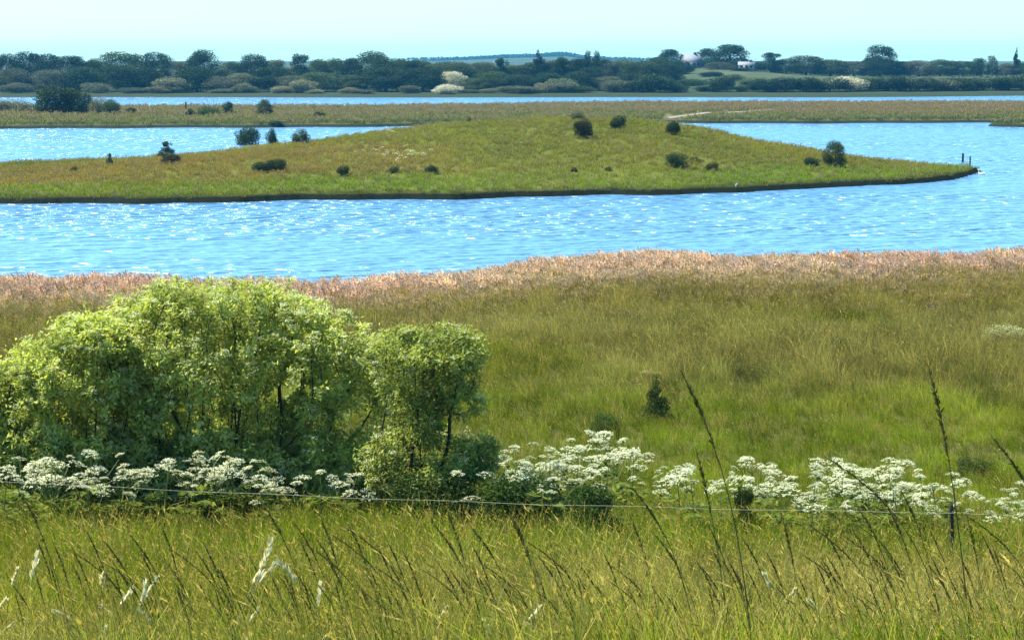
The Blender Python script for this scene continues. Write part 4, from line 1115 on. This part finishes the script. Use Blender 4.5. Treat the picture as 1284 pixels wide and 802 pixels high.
# ------------------------------------------------------------------ tall dark grass stalks in front
def stalk_mesh(seed, arch, headfrac=.3):
    """unit height stalk leaning to -x: stem mesh and seed-head mesh"""
    g = np.random.default_rng(seed); q = np.linspace(0, 1, 11)
    lean = lambda t: -(.10 * t + arch * t ** 3)
    P = np.stack([lean(q), .015 * np.sin(q * 6 + seed), q * (1 - .25 * arch * q ** 2)], -1)
    mb = MB(); mb.tube(P, np.linspace(.0024, .0010, 11), 4)
    stem = mb.mesh('stem', M_STALK)
    m = 150
    t = 1 - headfrac * g.random(m) ** 1.1
    pos = np.stack([np.interp(t, q, P[:, 0]), np.interp(t, q, P[:, 1]), np.interp(t, q, P[:, 2])], -1)
    tp = np.clip(t + .03, 0, 1)
    d = np.stack([np.interp(tp, q, P[:, 0]) - pos[:, 0] - .004, 0 * t, np.interp(tp, q, P[:, 2]) - pos[:, 2] + .004], -1)
    d = d / (np.linalg.norm(d, axis=1)[:, None] + 1e-9) + g.normal(0, .28, (m, 3))
    ln = g.uniform(.010, .021, m) * (.6 + .9 * np.sin(np.clip((1 - t) / headfrac, 0, 1) * 3.0))
    v, f = leaf_arrays(pos, d, g.uniform(0, 6.28, m), ln, ln * .26, .1)
    head = np_mesh('seed_head', v, f, {'tint': np.repeat(g.random(m), 4)}, M_STALKHEAD)
    P2, D2 = [], []
    for k in range(3):
        P2.append(np.array([lean(.15 + .13 * k), 0, .12 + .14 * k])); a = g.uniform(0, 6.28); D2.append(np.array([math.cos(a), math.sin(a), .9]))
    v, f = leaf_arrays(np.array(P2), np.array(D2), g.normal(0, .3, 3), np.full(3, .24), np.full(3, .0045), .1, .25)
    leaf = np_mesh('leaf', v, f, {'tint': np.array([.3] * 12)}, M_HERB)
    return stem, head, leaf
ST = [stalk_mesh(200 + k, ar) for k, ar in enumerate((.06, .13, .22, .10, .38, .17))]
def stalk(u, v, y, k, label, group=None):
    p = at(u, v, y)
    ar = (.06, .13, .22, .10, .38, .17)[k]
    zb = float(z_near(np.array([p.x]), np.array([y]))[0]); h = p.z - zb
    h = h / (1 - .25 * ar)
    x0 = p.x + h * (.10 + ar)
    zb = float(z_near(np.array([x0]), np.array([y]))[0])
    t = thing('grass_stalk', label, 'grass stalk', (x0, y, zb), 0, group, (h, h, h))
    for nm, me in zip(('stem', 'seed_head', 'leaf'), ST[k]): obj(nm, me, t)
MAIN = [(855, 466, 9.6, 1, 'dark grass stalk whose bent head stands high over the meadow left of centre right'), (1163, 457, 9.3, 0, 'tallest dark grass stalk, rising above the fence post'), (1243, 545, 9.5, 2, 'arching dark grass stalk leaning in from the right edge'),
        (872, 560, 10.2, 0, 'long straight dark stalk crossing the cord in the thin flowers'), (1032, 570, 9.8, 4, 'dark stalk arching over the densest white flowers'), (1130, 614, 10.4, 1, 'short dark stalk between the densest flowers and the post'),
        (1205, 641, 9.4, 4, 'strongly arched dark stalk just right of the fence post'), (1212, 646, 10.0, 0, 'upright dark stalk right below the fence post'), (1100, 674, 10.4, 2, 'dark stalk bending left below the densest flowers'),
        (640, 648, 11.0, 1, 'dark stalk under the dark foot right of the forked bush'), (590, 661, 10.8, 2, 'slanting dark stalk below the forked bush'), (790, 608, 10.6, 2, 'slanting dark stalk over the dark herb clump'),
        (755, 690, 10.6, 1, 'dark stalk below the dark herb clump'), (820, 668, 10.4, 2, 'bent dark stalk right of the dark herb clump'), (505, 690, 11.0, 1, 'dark stalk at the bottom below the thicket right side'),
        (30, 622, 10.5, 1, 'dark stalk at the lower left edge before the pale bush'), (160, 668, 10.6, 2, 'small dark stalk among the pale dry heads at left'), (200, 655, 10.9, 3, 'upright dark stalk among the pale dry heads at left'),
        (325, 625, 10.8, 5, 'slanting dark stalk below the big bush'), (400, 645, 10.6, 3, 'thick dark stalk below the right part of the big bush'), (905, 700, 10.2, 5, 'dark stalk bottom right with a bent tip below the thin flowers')]
for u, v, y, k, tx in MAIN: stalk(u, v, y, k, tx.replace(' left of centre right', ', above the thin flowers'))
SG = [((-10, 210), 'thin dark grass stalk among the pale heads at lower left', 26), ((210, 430), 'thin dark grass stalk in the foreground below the big bush', 46), ((430, 640), 'thin dark grass stalk in the foreground below the forked bush', 42),
      ((640, 860), 'thin dark grass stalk in the foreground below the dark herb clump', 36), ((860, 1060), 'thin dark grass stalk in the foreground below the thin flowers', 42), ((1060, 1290), 'thin dark grass stalk in the foreground below the fence post', 46)]
for (a, b), tx, nn in SG:
    got = sorted((gg.uniform(a, b), gg.triangular(625, 790, 735), gg.uniform(9.2, 14), gg.choice([0, 1, 1, 2, 3, 5, 5, 4])) for k in range(nn))
    seen = {}
    for j, (u, v, y, k) in enumerate(got):
        look = ('straight', 'slightly bent', 'bent', 'leaning', 'hooked', 'curved')[k]
        size = 'tall' if v < 680 else 'short' if v > 750 else 'thin'
        seen[look + size] = seen.get(look + size, -1) + 1
        stalk(u, v, y, k, f'{look} {size} dark stalk {tx[22:]}, {ORD2[seen[look + size]]} from left', 'stalks ' + tx[22:])

# ------------------------------------------------------------------ pale dry grass heads
def pale_mesh(seed):
    g = np.random.default_rng(seed); mb = MB(); q = np.linspace(0, 1, 7)
    lx = lambda t: .5 * t ** 2
    P = np.stack([lx(q), 0 * q, q * (1 - .15 * q)], -1)
    mb.tube(P, np.linspace(.004, .0016, 7), 4); stem = mb.mesh('stem', M_PALE_STEM)
    m = 44; t = 1 - .15 * g.random(m)
    pos = np.stack([np.interp(t, q, P[:, 0]), 0 * t, np.interp(t, q, P[:, 2])], -1)
    d = np.array([.65, 0, .7]) + g.normal(0, .22, (m, 3))
    ln = g.uniform(.03, .065, m)
    v, f = leaf_arrays(pos, d, g.uniform(0, 6.28, m), ln, ln * .45, .1)
    return stem, np_mesh('seed_head', v, f, {'tint': np.repeat(g.random(m), 4)}, M_PALE)
M_PALE_STEM = plain_mat('pale_stem', (0.26, 0.25, 0.08), 0.7, 0.2, 0.2, 20)
PM = [pale_mesh(300 + k) for k in range(3)]
PL_AT = [(85, 703), (60, 735), (25, 745), (25, 785), (180, 735), (200, 740), (85, 760), (110, 765), (115, 780), (165, 770), (375, 725), (360, 712), (330, 715), (355, 775), (395, 785), (150, 710), (440, 740), (655, 753), (670, 780), (595, 770), (580, 785), (990, 755), (1020, 755), (910, 735), (330, 690), (240, 745), (300, 790)]
for k, (u, v) in enumerate(PL_AT):
    y = gg.uniform(9.6, 11.5); h0 = .62
    p = at(u, v, y); s_ = 1
    rz = gg.choice([0.2, 0.9, -.8, 2.9, 0, 3.6, -1.2, 1.3]); zb = float(z_near(np.array([p.x]), np.array([y]))[0])
    h = max(p.z - zb, .25) / .85
    left_ = u < 460
    tx = 'pale dry grass head shining in the lower left foreground' if left_ else 'pale dry grass head in the foreground right of the lower left group'
    t = thing('dry_grass', tx, 'grass head', (p.x - .5 * h * math.cos(rz), y - .5 * h * math.sin(rz), zb), rz, 'pale dry heads at left' if left_ else 'pale dry heads at right', (h, h, h)); t.rotation_euler = (gg.uniform(-.2, .2), gg.uniform(-.35, .15), rz)
    for nm, me in zip(('stem', 'seed_head'), PM[k % 3]): obj(nm, me, t)
